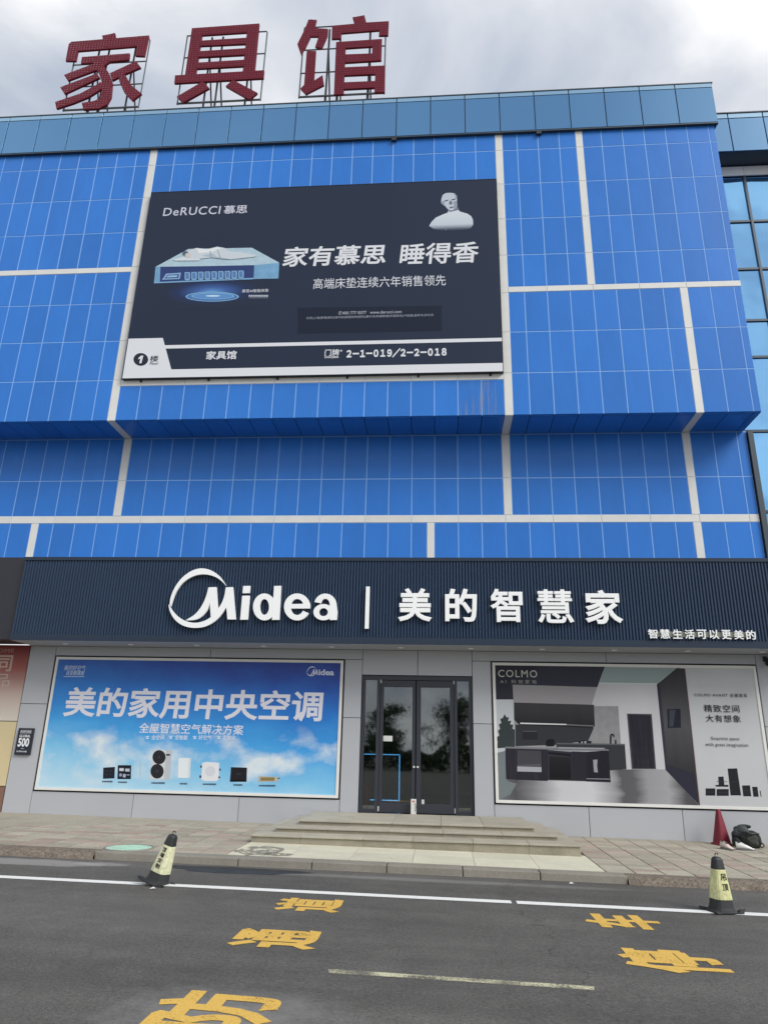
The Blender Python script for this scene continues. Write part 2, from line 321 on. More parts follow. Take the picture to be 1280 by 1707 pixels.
def worn_paint(name, col, keep, scale=60):
    "road paint with the asphalt showing through where it has worn off"
    m, N, L, b = newmat(name); out = N['Material Output']; tc = N.new('ShaderNodeTexCoord')
    n = N.new('ShaderNodeTexNoise'); n.inputs['Scale'].default_value = scale; n.inputs['Detail'].default_value = 5; n.inputs['Roughness'].default_value = 0.75; L.new(tc.outputs['Object'], n.inputs['Vector'])
    n2 = N.new('ShaderNodeTexNoise'); n2.inputs['Scale'].default_value = 3; n2.inputs['Detail'].default_value = 4; L.new(tc.outputs['Object'], n2.inputs['Vector'])
    ma = N.new('ShaderNodeMath'); ma.operation = 'MULTIPLY_ADD'; ma.inputs[1].default_value = 0.5; L.new(n2.outputs[0], ma.inputs[0]); L.new(n.outputs[0], ma.inputs[2])
    mr = N.new('ShaderNodeMapRange'); mr.inputs[1].default_value = keep; mr.inputs[2].default_value = keep + 0.08; L.new(ma.outputs[0], mr.inputs[0])
    mr2 = N.new('ShaderNodeMapRange'); mr2.inputs[1].default_value = 0.3; mr2.inputs[2].default_value = 0.7; mr2.inputs[3].default_value = 0.8; mr2.inputs[4].default_value = 1.12; L.new(n.outputs[0], mr2.inputs[0])
    mc = N.new('ShaderNodeMix'); mc.data_type = 'RGBA'; mc.blend_type = 'MULTIPLY'; mc.inputs[0].default_value = 1; mc.inputs[6].default_value = (*col, 1); L.new(mr2.outputs[0], mc.inputs[7]); L.new(mc.outputs[2], b.inputs['Base Color'])
    b.inputs['Roughness'].default_value = 0.75
    tr = N.new('ShaderNodeBsdfTransparent'); mx = N.new('ShaderNodeMixShader'); L.new(mr.outputs[0], mx.inputs[0]); L.new(tr.outputs[0], mx.inputs[1]); L.new(b.outputs[0], mx.inputs[2]); L.new(mx.outputs[0], out.inputs[0])
    return m
M['white_paint'] = worn_paint('white_road_paint', S(226, 226, 222), 0.47)
M['yellow_paint'] = worn_paint('yellow_road_paint', S(214, 174, 82), 0.585)
M['old_paint'] = worn_paint('worn_cream_road_paint', S(206, 203, 170), 0.73, 110)
M['paver'] = P('paving_stone', S(160, 154, 139), 0.85, rand=0.15, noise=(1.1, 0.12), noise2=(30, 0.16), bump=(60, 0.3, 0.006))
M['paver_red'] = P('red_paving_stone', S(158, 143, 131), 0.85, rand=0.15, noise=(1.1, 0.12), noise2=(30, 0.16), bump=(60, 0.3, 0.006))
M['paver_bed'] = P('paving_joint', S(96, 90, 80), 0.95, noise=(12, 0.2))
M['dirt'] = P('ground_dirt', S(84, 82, 76), 0.95, noise=(0.4, 0.2))
M['puddle'] = P('wet_asphalt', (0.03, 0.029, 0.027), 0.5, spec=0.4, noise=(3, 0.2))
M['leaf'] = P('tree_leaf', (0.05, 0.085, 0.03), 0.7, noise=(1.2, 0.5)); M['bark'] = P('tree_bark', (0.09, 0.065, 0.05), 0.9, noise=(8, 0.3))

# ------------------------------------------------------------------ lettering
def glyphs(s, bold=0.0, shear=0.0, spacing=1.0):
    "outline of a string as plain vertex / face lists, x and y scaled to 0..1, z to -1..1"
    c = bpy.data.curves.new('lettering', 'FONT'); c.body = s; c.size = 1; c.extrude = 0.05; c.bevel_depth = bold; c.bevel_resolution = 0; c.resolution_u = 3; c.shear = shear; c.space_character = spacing
    o = bpy.data.objects.new('lettering', c); me = bpy.data.meshes.new_from_object(o)
    vs = [v.co.copy() for v in me.vertices]; fs = [tuple(p.vertices) for p in me.polygons]
    bpy.data.objects.remove(o); bpy.data.curves.remove(c); bpy.data.meshes.remove(me)
    x0, x1 = min(v.x for v in vs), max(v.x for v in vs); y0, y1 = min(v.y for v in vs), max(v.y for v in vs)
    out = []
    for v in vs:
        z = v.z; e = 0.05
        if abs(z) > e + 1e-5: z = math.copysign(e + (abs(z) - e) * 0.12, z)
        out.append(((v.x - x0) / max(1e-6, x1 - x0), (v.y - y0) / max(1e-6, y1 - y0), z / 0.055))
    return out, fs
def wall_text(name, s, box, Y, mat, parent, bold=0.0, shear=0.0, depth=0.002, spacing=1.0):
    "lettering standing in the facade plane; box = (x0, x1, z0, z1), front face at Y"
    g, fs = glyphs(s, bold, shear, spacing); x0, x1, z0, z1 = box
    vs = [(x0 + a * (x1 - x0), Y + depth * 0.5 * (1 - c), z0 + b * (z1 - z0)) for a, b, c in g]
    return from_data(name, vs, fs, mat, parent)
def pbox(f, u0, v0, u1, v1, Y):
    "box on a facade plane from survey pixels (v measured at the middle of the box)"
    um, vm = (u0 + u1) / 2, (v0 + v1) / 2
    a = pt(*f(u0, vm), Y).x; b = pt(*f(u1, vm), Y).x; c = pt(*f(um, v1), Y).z; d = pt(*f(um, v0), Y).z
    return (a, b, c, d)
def prints(name, f, Y, polys, parent, step=0.0006, th=0.0):
    "flat printed shapes, each a hair in front of the one before; polys = [(rgb, [(u, v), ...]), ...]"
    vs, fs, mi, mats = [], [], [], []
    for i, (rgb, pl) in enumerate(polys):
        m = rgb if not isinstance(rgb, tuple) else ink(*rgb)
        if m not in mats: mats.append(m)
        y = Y - step * (i + 1); q = [pt(*f(u, v), y) for u, v in pl]; n = len(vs); vs += q
        for t in tessellate_polygon([[Vector((p.x, p.z, 0)) for p in q]]): fs.append(tuple(n + k for k in t)); mi.append(mats.index(m))
    o = from_data(name, vs, fs, mats, parent, mi=mi)
    bm = bmesh.new(); bm.from_mesh(o.data)
    for fc in bm.faces:
        fc.normal_update()
        if fc.normal.y > 0: fc.normal_flip()
    bm.to_mesh(o.data); bm.free()
    return o
def R4(u0, v0, u1, v1): return [(u0, v0), (u1, v0), (u1, v1), (u0, v1)]
ID = lambda u, v: (u, v)
def ellip(cx, cy, rx, ry, n=28, a0=0, a1=2*math.pi): return [(cx + rx*math.cos(a0 + (a1-a0)*k/n), cy + ry*math.sin(a0 + (a1-a0)*k/n)) for k in range(n)]

# ================================================================== GROUND
def sheet(name, x0, x1, y0, y1, zf, mat, nx=1, parent=None, world=None):
    b = MB()
    for i in range(nx):
        a = x0 + (x1-x0)*i/nx; c = x0 + (x1-x0)*(i+1)/nx
        b.quad((a, y0, zf(a, y0)), (c, y0, zf(c, y0)), (c, y1, zf(c, y1)), (a, y1, zf(a, y1)))
    return from_data(name, b.v, b.f, mat, parent)
tag(sheet('ground', -400, 400, -400, 400, lambda x, y: gz(x) - 0.03, M['dirt']), kind='structure')
road = tag(sheet('road', -60, 60, -9, 10.82, lambda x, y: gz(x), M['asphalt'], 8), kind='structure')
def mark(name, poly, z, mat, label=None):
    o = from_data(name, [(x, y, gz(x) + z) for x, y in poly], [tuple(range(len(poly)))], mat, road); tag(o, label); return o
mark('painted_line', [(-40, 9.03), (0.80, 9.035), (0.80, 9.20), (-40, 9.18)], 0.004, M['white_paint'], 'long white line left of the crack')
mark('painted_line', [(0.86, 9.03), (40, 9.02), (40, 9.18), (0.86, 9.20)], 0.004, M['white_paint'], 'long white line right of the crack')
mark('painted_dash', [(-0.83, 6.07), (1.10, 6.03), (1.12, 6.12), (-0.86, 6.17)], 0.004, M['old_paint'], 'worn cream dash in the middle of the lane')
def road_char(ch, x0, x1, y0, y1, label):
    g, fs = glyphs(ch, 0.032)
    vs = []
    for a, b_, c in g:
        x = x1 - b_ * (x1 - x0); y = y0 + a * (y1 - y0); vs.append((x, y, gz(x) + 0.004 + 0.0006 * c))
    tag(from_data('painted_character', vs, fs, M['yellow_paint'], road), label)
road_char('防', -1.83, -1.03, 4.82, 5.50, 'yellow character nearest the camera, 防')
road_char('通', -1.81, -1.05, 6.66, 7.31, 'yellow character 通')
road_char('道', -1.76, -1.04, 8.09, 8.76, 'yellow character 道 by the white line')
road_char('停', 1.50, 2.33, 6.60, 7.30, 'yellow character 停')
road_char('车', 1.47, 2.24, 8.07, 8.72, 'yellow character 车 by the white line')
rng = random.Random(3)
pp = []
for k in range(26):
    w = 2*math.pi*k/26; r = 1 + 0.25*rng.random(); pp.append((-2.75 + 0.85*r*math.cos(w)*(1 + 0.2*math.sin(3*w)), 10.35 + 0.22*r*math.sin(w)))
tag(from_data('puddle', [(x, y, gz(x) + 0.003) for x, y in pp], [tuple(range(26))], M['puddle']), kind='structure')

# pavement, stone by stone
pav = tag(sheet('pavement', -30, 30, 10.95, 15.6, lambda x, y: pz(x, y) - 0.008, M['paver_bed'], 10), kind='structure')
def paver_mesh(w, d, t, jig):
    b = MB(); e = 0.006
    b.hexa([(-w/2, -d/2, -t), (w/2, -d/2, -t), (w/2, d/2, -t), (-w/2, d/2, -t), (-w/2+e, -d/2+e, jig[0]), (w/2-e, -d/2+e, jig[1]), (w/2-e, d/2-e, jig[2]), (-w/2+e, d/2-e, jig[3])])
    me = bpy.data.meshes.new('paving_stone'); me.from_pydata(b.v, [], b.f); me.update(); return me
PW, PD = 0.40, 0.20
pms = []
for m in (M['paver'], M['paver_red']):
    for k in range(4):
        me = paver_mesh(PW - 0.012, PD - 0.008, 0.03, [rng.uniform(-0.002, 0.003) for _ in range(4)]); me.materials.append(m); pms.append(me)
cells = []
y = 11.0
while y < 15.0:
    for i in range(26): cells.append((-3.075 - PW*(i + .5), y + PD/2))
    for i in range(16): cells.append((2.275 + PW*(i + .5), y + PD/2))
    y += PD
def inview(x, y):
    d = Vector((x, y, pz(x, y) - EYE)); q = d.dot(FWD); u = 640 + FPX*d.dot(RGT)/q; return -25 < u < 1305
near = sorted(cells, key=lambda c: (not inview(*c), c[0]**2 + c[1]**2))
rest = MB()
sh_rot = Matrix.Rotation(-math.atan(SLOPE), 4, 'Y').inverted()
sh_rot = Matrix.Shear('XY', 4, (0, 0)); sh_rot[2][0] = SLOPE; sh_rot[2][1] = 0.05/4.2
for i, (x, y) in enumerate(near):
    red = (rng.random() < (0.28 if x < 0 else 0.18))
    if i < 300:
        o = bpy.data.objects.new('paving_stone', pms[(4 if red else 0) + rng.randrange(4)])
        link(o, pav, Matrix.Translation((x, y, pz(x, y))))
        o.rotation_euler = (math.atan(0.05/4.2), -math.atan(SLOPE), 0)
    else:
        w, d = PW - 0.012, PD - 0.008; z = lambda a, c: pz(a, c) + 0.001
        xa, xb, ya, yb = x - w/2, x + w/2, y - d/2, y + d/2
        rest.hexa([(xa, ya, z(xa, ya)-.03), (xb, ya, z(xb, ya)-.03), (xb, yb, z(xb, yb)-.03), (xa, yb, z(xa, yb)-.03), (xa, ya, z(xa, ya)), (xb, ya, z(xb, ya)), (xb, yb, z(xb, yb)), (xa, yb, z(xa, yb))])
tag(rest.build('paving_stones', M['paver'], pav), kind='stuff')

# kerb: broken aggregate edge at both ends, concrete kerb stones in the middle
kerb = tag(sheet('kerb', -30, 30, 10.80, 10.98, lambda x, y: gz(x) + 0.05, M['rough_edge'], 6), kind='structure')
def rough_strip(x0, x1):
    vs, fs = [], []; nx = int((x1-x0)/0.05); prof = [(10.66, -0.01), (10.70, 0.045), (10.76, 0.085), (10.84, 0.098), (10.92, 0.10), (11.0, 0.096)]
    for i in range(nx+1):
        x = x0 + (x1-x0)*i/nx
        for k, (yy, zz) in enumerate(prof):
            j = 0 if k in (5,) else 1
            vs.append((x, yy + j*rng.uniform(-0.02, 0.02), gz(x) + zz*(1 if k in (0, 5) else rng.uniform(0.82, 1.06))))
    n = len(prof)
    for i in range(nx):
        for k in range(n-1): fs.append((i*n+k, (i+1)*n+k, (i+1)*n+k+1, i*n+k+1))
    return from_data('broken_edge', vs, fs, M['rough_edge'], kerb, smooth=True)
rough_strip(-16, -4.895); rough_strip(2.495, 12)
x = -4.9
while x < 2.4:
    w = 1.04 if x < 1.0 else 2.5 - x
    if w > 1.2: w = 0.82
    t = rng.uniform(-0.006, 0.006); b = MB(); xa, xb = x + 0.006, x + w - 0.006
    ya, yb = 10.73 + t, 11.0
    b.hexa([(xa, ya-.015, gz(xa)-.05), (xb, ya-.015, gz(xb)-.05), (xb, yb, gz(xb)-.05), (xa, yb, gz(xa)-.05), (xa, ya, gz(xa)+.098), (xb, ya, gz(xb)+.098), (xb, yb, gz(xb)+.101), (xa, yb, gz(xa)+.101)])
    o = b.build('kerb_stone', M['concrete'], kerb)
    bv = o.modifiers.new('bevel', 'BEVEL'); bv.width = 0.012; bv.segments = 2
    x += w
# pale slabs in front of the steps
fore = tag(sheet('forecourt', -3.06, 2.26, 11.0, 12.6, lambda x, y: pz(x, y) - 0.004, M['concrete']), kind='structure')
for i in range(6):
    for j in range(2):
        xa, xb = -3.06 + i*5.32/6 + .003, -3.06 + (i+1)*5.32/6 - .003; ya, yb = 11.003 + j*0.72, 11.003 + (j+1)*0.72 - .006; b = MB(); z = lambda a, c: pz(a, c) + 0.006
        b.hexa([(xa, ya, z(xa, ya)-.03), (xb, ya, z(xb, ya)-.03), (xb, yb, z(xb, yb)-.03), (xa, yb, z(xa, yb)-.03), (xa, ya, z(xa, ya)), (xb, ya, z(xb, ya)), (xb, yb, z(xb, yb)), (xa, yb, z(xa, yb))])
        b.build('paving_slab', M['slab'], fore)
sm = worn_paint('damp_slab_stain', S(136, 132, 120), 0.70, 9); q = random.Random(5)
for cx, cy, rx, ry in ((-2.72, 11.5, .34, .48), (-2.35, 11.2, .22, .16)):
    pl_ = [(cx + rx*(.8 + .4*q.random())*math.cos(.35*k), cy + ry*(.8 + .4*q.random())*math.sin(.35*k)) for k in range(18)]
    from_data('damp_stain', [(x, y, pz(x, y) + .0075) for x, y in pl_], [tuple(range(18))], sm, fore)
for lx, ly, lab in ((1.72, 10.55, 'small white paper scrap by the kerb right of the steps'), (-3.3, 8.85, 'tiny white paper scrap on the road below the leaning cone')):
    o = from_data('paper_scrap', [(lx - .03, ly - .02, gz(lx) + .005), (lx + .03, ly - .025, gz(lx) + .012), (lx + .035, ly + .02, gz(lx) + .005), (lx, ly + .03, gz(lx) + .02), (lx - .03, ly + .02, gz(lx) + .006)], [(0, 1, 3), (1, 2, 3), (0, 3, 4)], ink(226, 226, 222)); tag(o, lab, 'litter')
# manhole cover on the left pavement
mc = pt(*crop(0, 1340, 3.765)(815, 277), 11.2); mcx, mcy = -4.6, 11.2
mh = empty('manhole_cover', (mcx, mcy, pz(mcx, mcy))); tag(mh, 'round mint painted manhole cover in the paving left of the steps', 'manhole cover')
MB().lathe([(0.33, -0.02), (0.33, 0.004), (0.325, 0.008), (0.0001, 0.008)], 36).build('cover_plate', M['manhole'], mh, local=True)
b = MB(); seg = 36
b.lathe([(0.335, -0.02), (0.335, 0.012), (0.355, 0.012), (0.36, 0.0), (0.36, -0.02)], 36); b.build('frame_ring', M['concrete'], mh, local=True)
b = MB()
for k in range(-3, 4):
    hw = math.sqrt(0.30**2 - (k*0.08)**2); b.box(-hw, hw, k*0.08 - .012, k*0.08 + .012, 0.006, 0.0125)
b.build('grip_ribs', M['manhole'], mh, local=True)

# ================================================================== FURNITURE STORE BUILDING
BLD = empty('furniture_store', (0, 15, 0.0)); tag(BLD, 'large blue panelled furniture store with white strips and glass coping', 'building')
E0 = EYE; YU, YL = 14.04, 15.0; XR = 6.81; XRL = 6.86; XL = -13.6
grid = [0.42 + 0.5195*k for k in range(-30, 16)]
rowsU = [6.97 + E0, 8.01 + E0, 9.06 + E0, 10.11 + E0, 11.16 + E0, 12.21 + E0, 13.265 + E0, 14.32 + E0, 14.90 + E0]
upper = MB().box(-20, XR - .012, YU + .005, 24, 6.985 + E0, 15.2 + E0).build('upper_wall', M['joint'], BLD)
lower = MB().box(-20, XRL - .004, YL + .005, 24, 3.3 + E0, 6.97 + E0).build('lower_wall', M['joint'], BLD)
MB().box(-20, XR, YU + .3, 24, 15.2 + E0, 15.9 + E0).build('roof_slab', M['concrete'], BLD)
stuffU, stuffL = MB(), MB()
npan = [0]
def onscreen(x, y, z):
    d = Vector((x, y, z - EYE)); q = d.dot(FWD); u = 640 + FPX*d.dot(RGT)/q; v = 853.5 - FPX*d.dot(UPV)/q
    return -8 < u < 1288 and v > -20
def blue_block(x0, x1, z0, z1, yf, rows, parent, stuff):
    xs = [x0] + [g for g in grid if x0 + 0.06 < g < x1 - 0.06] + [x1]
    zs = [z0] + [r for r in rows if z0 + 0.06 < r < z1 - 0.06] + [z1]
    for i in range(len(xs)-1):
        for j in range(len(zs)-1):
            a, b_, c, d = xs[i], xs[i+1], zs[j], zs[j+1]
            hid = (yf < 14.5 and a > -7.3 and b_ < 1.45 and c > 7.99 + E0 and d < 13.3 + E0) or d < 3.75 + E0
            if not hid and onscreen((a+b_)/2, yf, (c+d)/2): panel('wall_panel', a, b_, yf, c, d, M['blue'], parent); npan[0] += 1
            else:
                stuff.box(a+.011, b_-.011, yf, yf+.03, c+.011, d-.011)
def white_rect(x0, x1, z0, z1, yf, rows, parent, vert):
    if vert:
        zs = [z0] + [r for r in rows if z0 + .06 < r < z1 - .06] + [z1]
        for j in range(len(zs)-1): panel('trim_strip', x0, x1, yf - .006, zs[j], zs[j+1], M['white_panel'], parent, gap=0.003)
    else:
        xs = [x0] + [g for k, g in enumerate(grid) if k % 2 == 0 and x0 + .2 < g < x1 - .2] + [x1]
        for i in range(len(xs)-1): panel('trim_strip', xs[i], xs[i+1], yf - .006, z0, z1, M['white_panel'], parent, gap=0.003)
SL, SM_, SR1, SR2 = (-7.53, -7.345), (1.43, 1.61), (3.42, 3.59), (5.46, 5.63)
top = 14.90 + E0; bot = 6.97 + E0
for (x0, x1, z0, z1) in ((XL, SL[0], 11.16+E0, top), (XL, SL[0], bot, 11.01+E0), (SL[1], SM_[0], 8.01+E0, top), (SL[1], SM_[0], bot, 7.85+E0), (SM_[1], SR1[0], 10.27+E0, top), (SR1[1], XR, 10.27+E0, top), (SM_[1], SR2[0], bot, 10.12+E0), (SR2[1], XR, bot, 10.12+E0)):
    blue_block(x0, x1, z0, z1, YU, rowsU, upper, stuffU)
white_rect(*SL, bot, top, YU, rowsU, upper, True); white_rect(*SM_, bot, top, YU, rowsU, upper, True)
white_rect(*SR1, 10.27+E0, top, YU, rowsU, upper, True); white_rect(*SR2, bot, 10.12+E0, YU, rowsU, upper, True)
white_rect(XL, SL[0], 11.01+E0, 11.16+E0, YU, rowsU, upper, False); white_rect(SL[1], SM_[0], 7.85+E0, 8.01+E0, YU, rowsU, upper, False)
white_rect(SM_[1], XR, 10.12+E0, 10.27+E0, YU, rowsU, upper, False)
rowsL = [5.88 + E0]
zt, zb = 6.955 + E0, 3.5 + E0
for a, c in ((XL, SL[0]), (SL[1], SM_[0]), (SM_[1], SR2[0]), (SR2[1], XRL)): blue_block(a, c, 5.0+E0, zt, YL, rowsL, lower, stuffL)
for a, c in ((XL, -9.457), (-9.285, -0.275), (-0.112, SR2[0]), (SR2[1], XRL)): blue_block(a, c, zb, 4.825+E0, YL, rowsL, lower, stuffL)
for s in (SL, SM_): white_rect(*s, 5.0+E0, zt, YL, rowsL, lower, True)
white_rect(*SR2, 5.0+E0, zt, YL, rowsL, lower, True); white_rect(*SR2, zb, 4.825+E0, YL, rowsL, lower, True)
white_rect(-9.457, -9.285, zb, 4.825+E0, YL, rowsL, lower, True); white_rect(-0.275, -0.112, zb, 4.825+E0, YL, rowsL, lower, True)
white_rect(XL, XRL, 4.825+E0, 5.0+E0, YL, rowsL, lower, False)
# soffit of the overhang
sof = MB().box(-20, XR - .012, YU + .03, YL + .02, 6.985+E0, 7.0+E0).build('overhang_soffit', M['joint'], BLD)
sx = [XL] + [g for g in grid if XL + .06 < g < XR - .06] + [XR]
for e in SL + SM_ + SR2: sx.append(e)
sx = sorted(sx); sx2 = [sx[0]]
for g in sx[1:]:
    if g - sx2[-1] > 0.05 or any(abs(g - e) < 1e-6 for e in SL + SM_ + SR2): sx2.append(g)
for i in range(len(sx2)-1):
    a, c = sx2[i], sx2[i+1]; mid = (a+c)/2; white = any(s[0] < mid < s[1] for s in (SL, SM_, SR2)); g = .003 if white else .007
    dz = -0.004 if white else 0
    o = MB().box(a+g, c-g, YU + .10 if not white else YU + .002, YL - .004, 6.968+E0+dz, 6.984+E0).build('soffit_panel', M['white_panel'] if white else M['blue'], sof)
    if not white: MB().box(a+g, c-g, YU + .031, YU + .09, 6.968+E0, 6.984+E0).build('drip_edge', M['blue'], sof)
stuffU.build('wall_panels_behind', M['blue'], upper)['kind'] = 'stuff'
stuffL.build('wall_panels_behind', M['blue'], lower)['kind'] = 'stuff'
def stain_mat():
    m, N, L, b = newmat('dried_drip_stain'); out = N['Material Output']; tc = N.new('ShaderNodeTexCoord'); mp = N.new('ShaderNodeMapping'); mp.inputs['Scale'].default_value = (16, 1, 0.7); L.new(tc.outputs['Object'], mp.inputs[0])
    n = N.new('ShaderNodeTexNoise'); n.inputs['Scale'].default_value = 1; n.inputs['Detail'].default_value = 4; L.new(mp.outputs[0], n.inputs['Vector']); r = N.new('ShaderNodeMapRange'); r.inputs[1].default_value = .48; r.inputs[2].default_value = .62; r.inputs[4].default_value = .38; L.new(n.outputs[0], r.inputs[0])
    b.inputs['Base Color'].default_value = (*S(168, 172, 178), 1); t = N.new('ShaderNodeBsdfTransparent'); x = N.new('ShaderNodeMixShader'); L.new(r.outputs[0], x.inputs[0]); L.new(t.outputs[0], x.inputs[1]); L.new(b.outputs[0], x.inputs[2]); L.new(x.outputs[0], out.inputs[0]); return m
from_data('drip_stain', [(.45, YU - .002, 6.99 + E0), (1.25, YU - .002, 6.99 + E0), (1.25, YU - .002, 7.83 + E0), (.45, YU - .002, 7.83 + E0)], [(0, 1, 2, 3)], stain_mat(), upper)
# right return of the upper wall
for j in range(len(rowsU)-1):
    MB().box(XR - .012, XR, YU + .035, 15.5, rowsU[j]+.01, rowsU[j+1]-.01).build('return_panel', M['blue'], upper)
# glass coping
YC = 13.96; CB, CT = 14.85 + E0, 16.15 + E0
cop = MB().box(-20, 6.86, YC + .03, YC + .45, CB + .02, CT - .02).build('coping', M['mullion'], BLD)
jx = [6.875] + [5.958 - 0.8785*k for k in range(0, 25)]
for i in range(len(jx)-1):
    b_, a = jx[i], jx[i+1]
    panel('coping_glass', a, b_, YC, CB, CT - 0.17, M['coping'], cop, gap=0.012, bev=.0006)
    panel('coping_edge_glass', a, b_, YC, CT - 0.17, CT - 0.03, M['coping_skylit'], cop, gap=0.012, bev=.0006)  # upper strip, its see-through brightness put into a pale colour
MB().box(-20, 6.89, YC - .01, YC + .47, CT - .03, CT).build('cap_flashing', M['mullion'], cop)
MB().box(-20, 6.88, YC + .004, YU + .0, CB - .03, CB).build('drip_flashing', M['mullion'], cop)
MB().box(6.862, 6.88, YC + .03, YC + .45, CB, CT - .03).build('end_glass', M['coping'], cop)
for fx in (-1.12, 2.52):
    fl = empty('floodlight', (fx, YC + .04, CB - .06)); tag(fl, 'small floodlight under the coping above the %s' % ('middle of the billboard' if fx < 0 else 'wall right of the billboard'), 'floodlight', 'floodlights under the coping')
    MB().box(fx - .06, fx + .06, YC + .0, YC + .07, CB - .11, CB - .045).build('lamp_head', M['steel_dark'], fl)
    MB().box(fx - .015, fx + .015, YC + .02, YC + .05, CB - .045, CB - .031).build('bracket', M['steel'], fl)

# ---- shopfront wall (grey cladding)
shop = MB()
shop.box(-8.94, -1.63, 15.03, 15.25, -0.4, 3.61); shop.box(0.68, 7.4, 15.03, 15.25, -0.4, 3.61); shop.box(-1.63, 0.68, 15.03, 15.25, 3.09, 3.61)
shop = shop.build('shopfront_wall', M['dark_gap'], BLD)
zt = 2.005 + E0
WLx, WRx, WZ0, WZ1 = (-8.33, -1.99), (1.05, 6.355), -0.95 + E0, 1.80 + E0
DX0, DX1, DZ0, DZ1 = -1.62, 0.665, 0.425, 1.487 + E0
def clad(x0, x1, z0, z1): panel('cladding_panel', x0, x1, 15.0, z0, z1, M['grey_panel'], shop, gap=0.005)
clad(-8.94, WLx[0]-.02, -0.3, 0.779+E0); clad(-8.94, WLx[0]-.02, 0.779+E0, zt)
clad(WLx[0]-.02, -4.9, WZ1, zt); clad(-4.9, DX0, WZ1, zt)
for a, c in ((WLx[0]-.02, -6.2), (-6.2, -4.02), (-4.02, WLx[1]+.0)): clad(a, c, -0.3, WZ0)
clad(WLx[1], DX0, -0.3, 0.62+E0); clad(WLx[1], DX0, 0.62+E0, WZ1)
clad(DX0, -0.46, DZ1, zt); clad(-0.46, DX1, DZ1, zt)
clad(DX1, WRx[0], -0.3, 0.55+E0); clad(DX1, WRx[0], 0.55+E0, WZ1); clad(DX1, 3.4, WZ1, zt); clad(3.4, WRx[1], WZ1, zt)
for a, c in ((WRx[0], 2.852), (2.852, 4.603), (4.603, WRx[1])): clad(a, c, -0.3, WZ0)
clad(WRx[1], 7.4, -0.3, 0.6+E0); clad(WRx[1], 7.4, 0.6+E0, zt)
# ---- entrance: frame, side lights and two glazed doors
f560 = crop(560, 1060, 4.571)
YD = 15.12
def dx(u, v=800): return pt(*f560(u, v), YD).x
ent = MB(); zd0, zd1 = DZ0 + 0.0, DZ1 + 0.0
ent.box(DX0 + .004, DX0 + .07, YD - .06, YD + .06, zd0, zd1); ent.box(DX1 - .07, DX1 - .004, YD - .06, YD + .06, zd0, zd1); ent.box(DX0 + .07, DX1 - .07, YD - .06, YD + .06, zd1 - .09, zd1 - .002)
ent.box(dx(306), dx(331), YD - .06, YD + .06, zd0, zd1 - .09); ent.box(dx(905), dx(926), YD - .06, YD + .06, zd0, zd1 - .09)
ent.box(DX0 + .07, dx(306), YD - .05, YD + .05, zd0, zd0 + .07); ent.box(dx(926), DX1 - .07, YD - .05, YD + .05, zd0, zd0 + .07)
ent = ent.build('entrance_frame', M['frame_dark'], BLD)
MB().box(DX0 + .07, dx(306), YD - .004, YD + .004, zd0 + .07, zd1 - .09).build('side_light_pane', M['door_glass'], ent)
MB().box(dx(926), DX1 - .07, YD - .004, YD + .004, zd0 + .07, zd1 - .09).build('side_light_pane', M['door_glass'], ent)
def door(x0, x1, g0, g1, hx, label):
    z0, z1 = zd0 + .012, zd1 - .10; b = MB()
    gz0, gz1 = z0 + .17, z1 - .13
    b.box(x0, g0, YD - .035, YD + .02, z0, z1); b.box(g1, x1, YD - .035, YD + .02, z0, z1); b.box(g0, g1, YD - .035, YD + .02, z0, gz0); b.box(g0, g1, YD - .035, YD + .02, gz1, z1)
    d = b.build('door', M['frame_dark'], BLD); d['label'] = label
    MB().box(g0, g1, YD - .004, YD + .004, gz0, gz1).build('pane', M['door_glass'], d)
    MB().lathe([(0.018, 0), (0.022, .01), (0.018, .03), (0.001, .032)], 12).build('lock', M['white_panel'], d, Matrix.Translation((hx, YD - .036, 0.425 + 0.87)) @ Matrix.Rotation(math.radians(90), 4, 'X'))
    for zz in (z0 + .02, z1 - .06): MB().box((x0 if hx > (x0+x1)/2 else x1) - .012, (x0 if hx > (x0+x1)/2 else x1) + .012, YD - .05, YD - .036, zz, zz + .09).build('hinge', M['white_panel'], d)
    return d
dl = door(dx(334), dx(604), dx(358), dx(580), dx(596), 'left glazed door with a paper notice')
dr = door(dx(612), dx(903), dx(646), dx(870), dx(624), 'right glazed door')
b0 = pbox(f560, 360, 763, 430, 805, YD - .006); MB().box(b0[0], b0[1], YD - .008, YD - .0055, b0[2], b0[3]).build('paper_notice', ink(215, 216, 212), dl)
b0 = pbox(f560, 652, 1250, 672, 1315, YD - .006); MB().box(b0[0], b0[1], YD - .008, YD - .0055, b0[2], b0[3]).build('sticker', ink(205, 207, 205), dr)
# ---- the room behind the doors
rm = MB(); rx0, rx1, ry0, ry1, rz0, rz1 = -4.5, 4.2, 15.27, 22, 0.42, 3.7
rm.quad((rx0, ry1, rz0), (rx1, ry1, rz0), (rx1, ry1, rz1), (rx0, ry1, rz1)); rm.quad((rx0, ry0, rz0), (rx0, ry1, rz0), (rx0, ry1, rz1), (rx0, ry0, rz1)); rm.quad((rx1, ry0, rz0), (rx1, ry1, rz0), (rx1, ry1, rz1), (rx1, ry0, rz1)); rm.quad((rx0, ry0, rz1), (rx1, ry0, rz1), (rx1, ry1, rz1), (rx0, ry1, rz1))
rm = from_data('interior_wall', rm.v, rm.f, M['room'], BLD)
from_data('interior_floor', [(rx0, 15.06, rz0), (rx1, 15.06, rz0), (rx1, ry1, rz0), (rx0, ry1, rz0)], [(0, 1, 2, 3)], M['room_floor'], BLD)
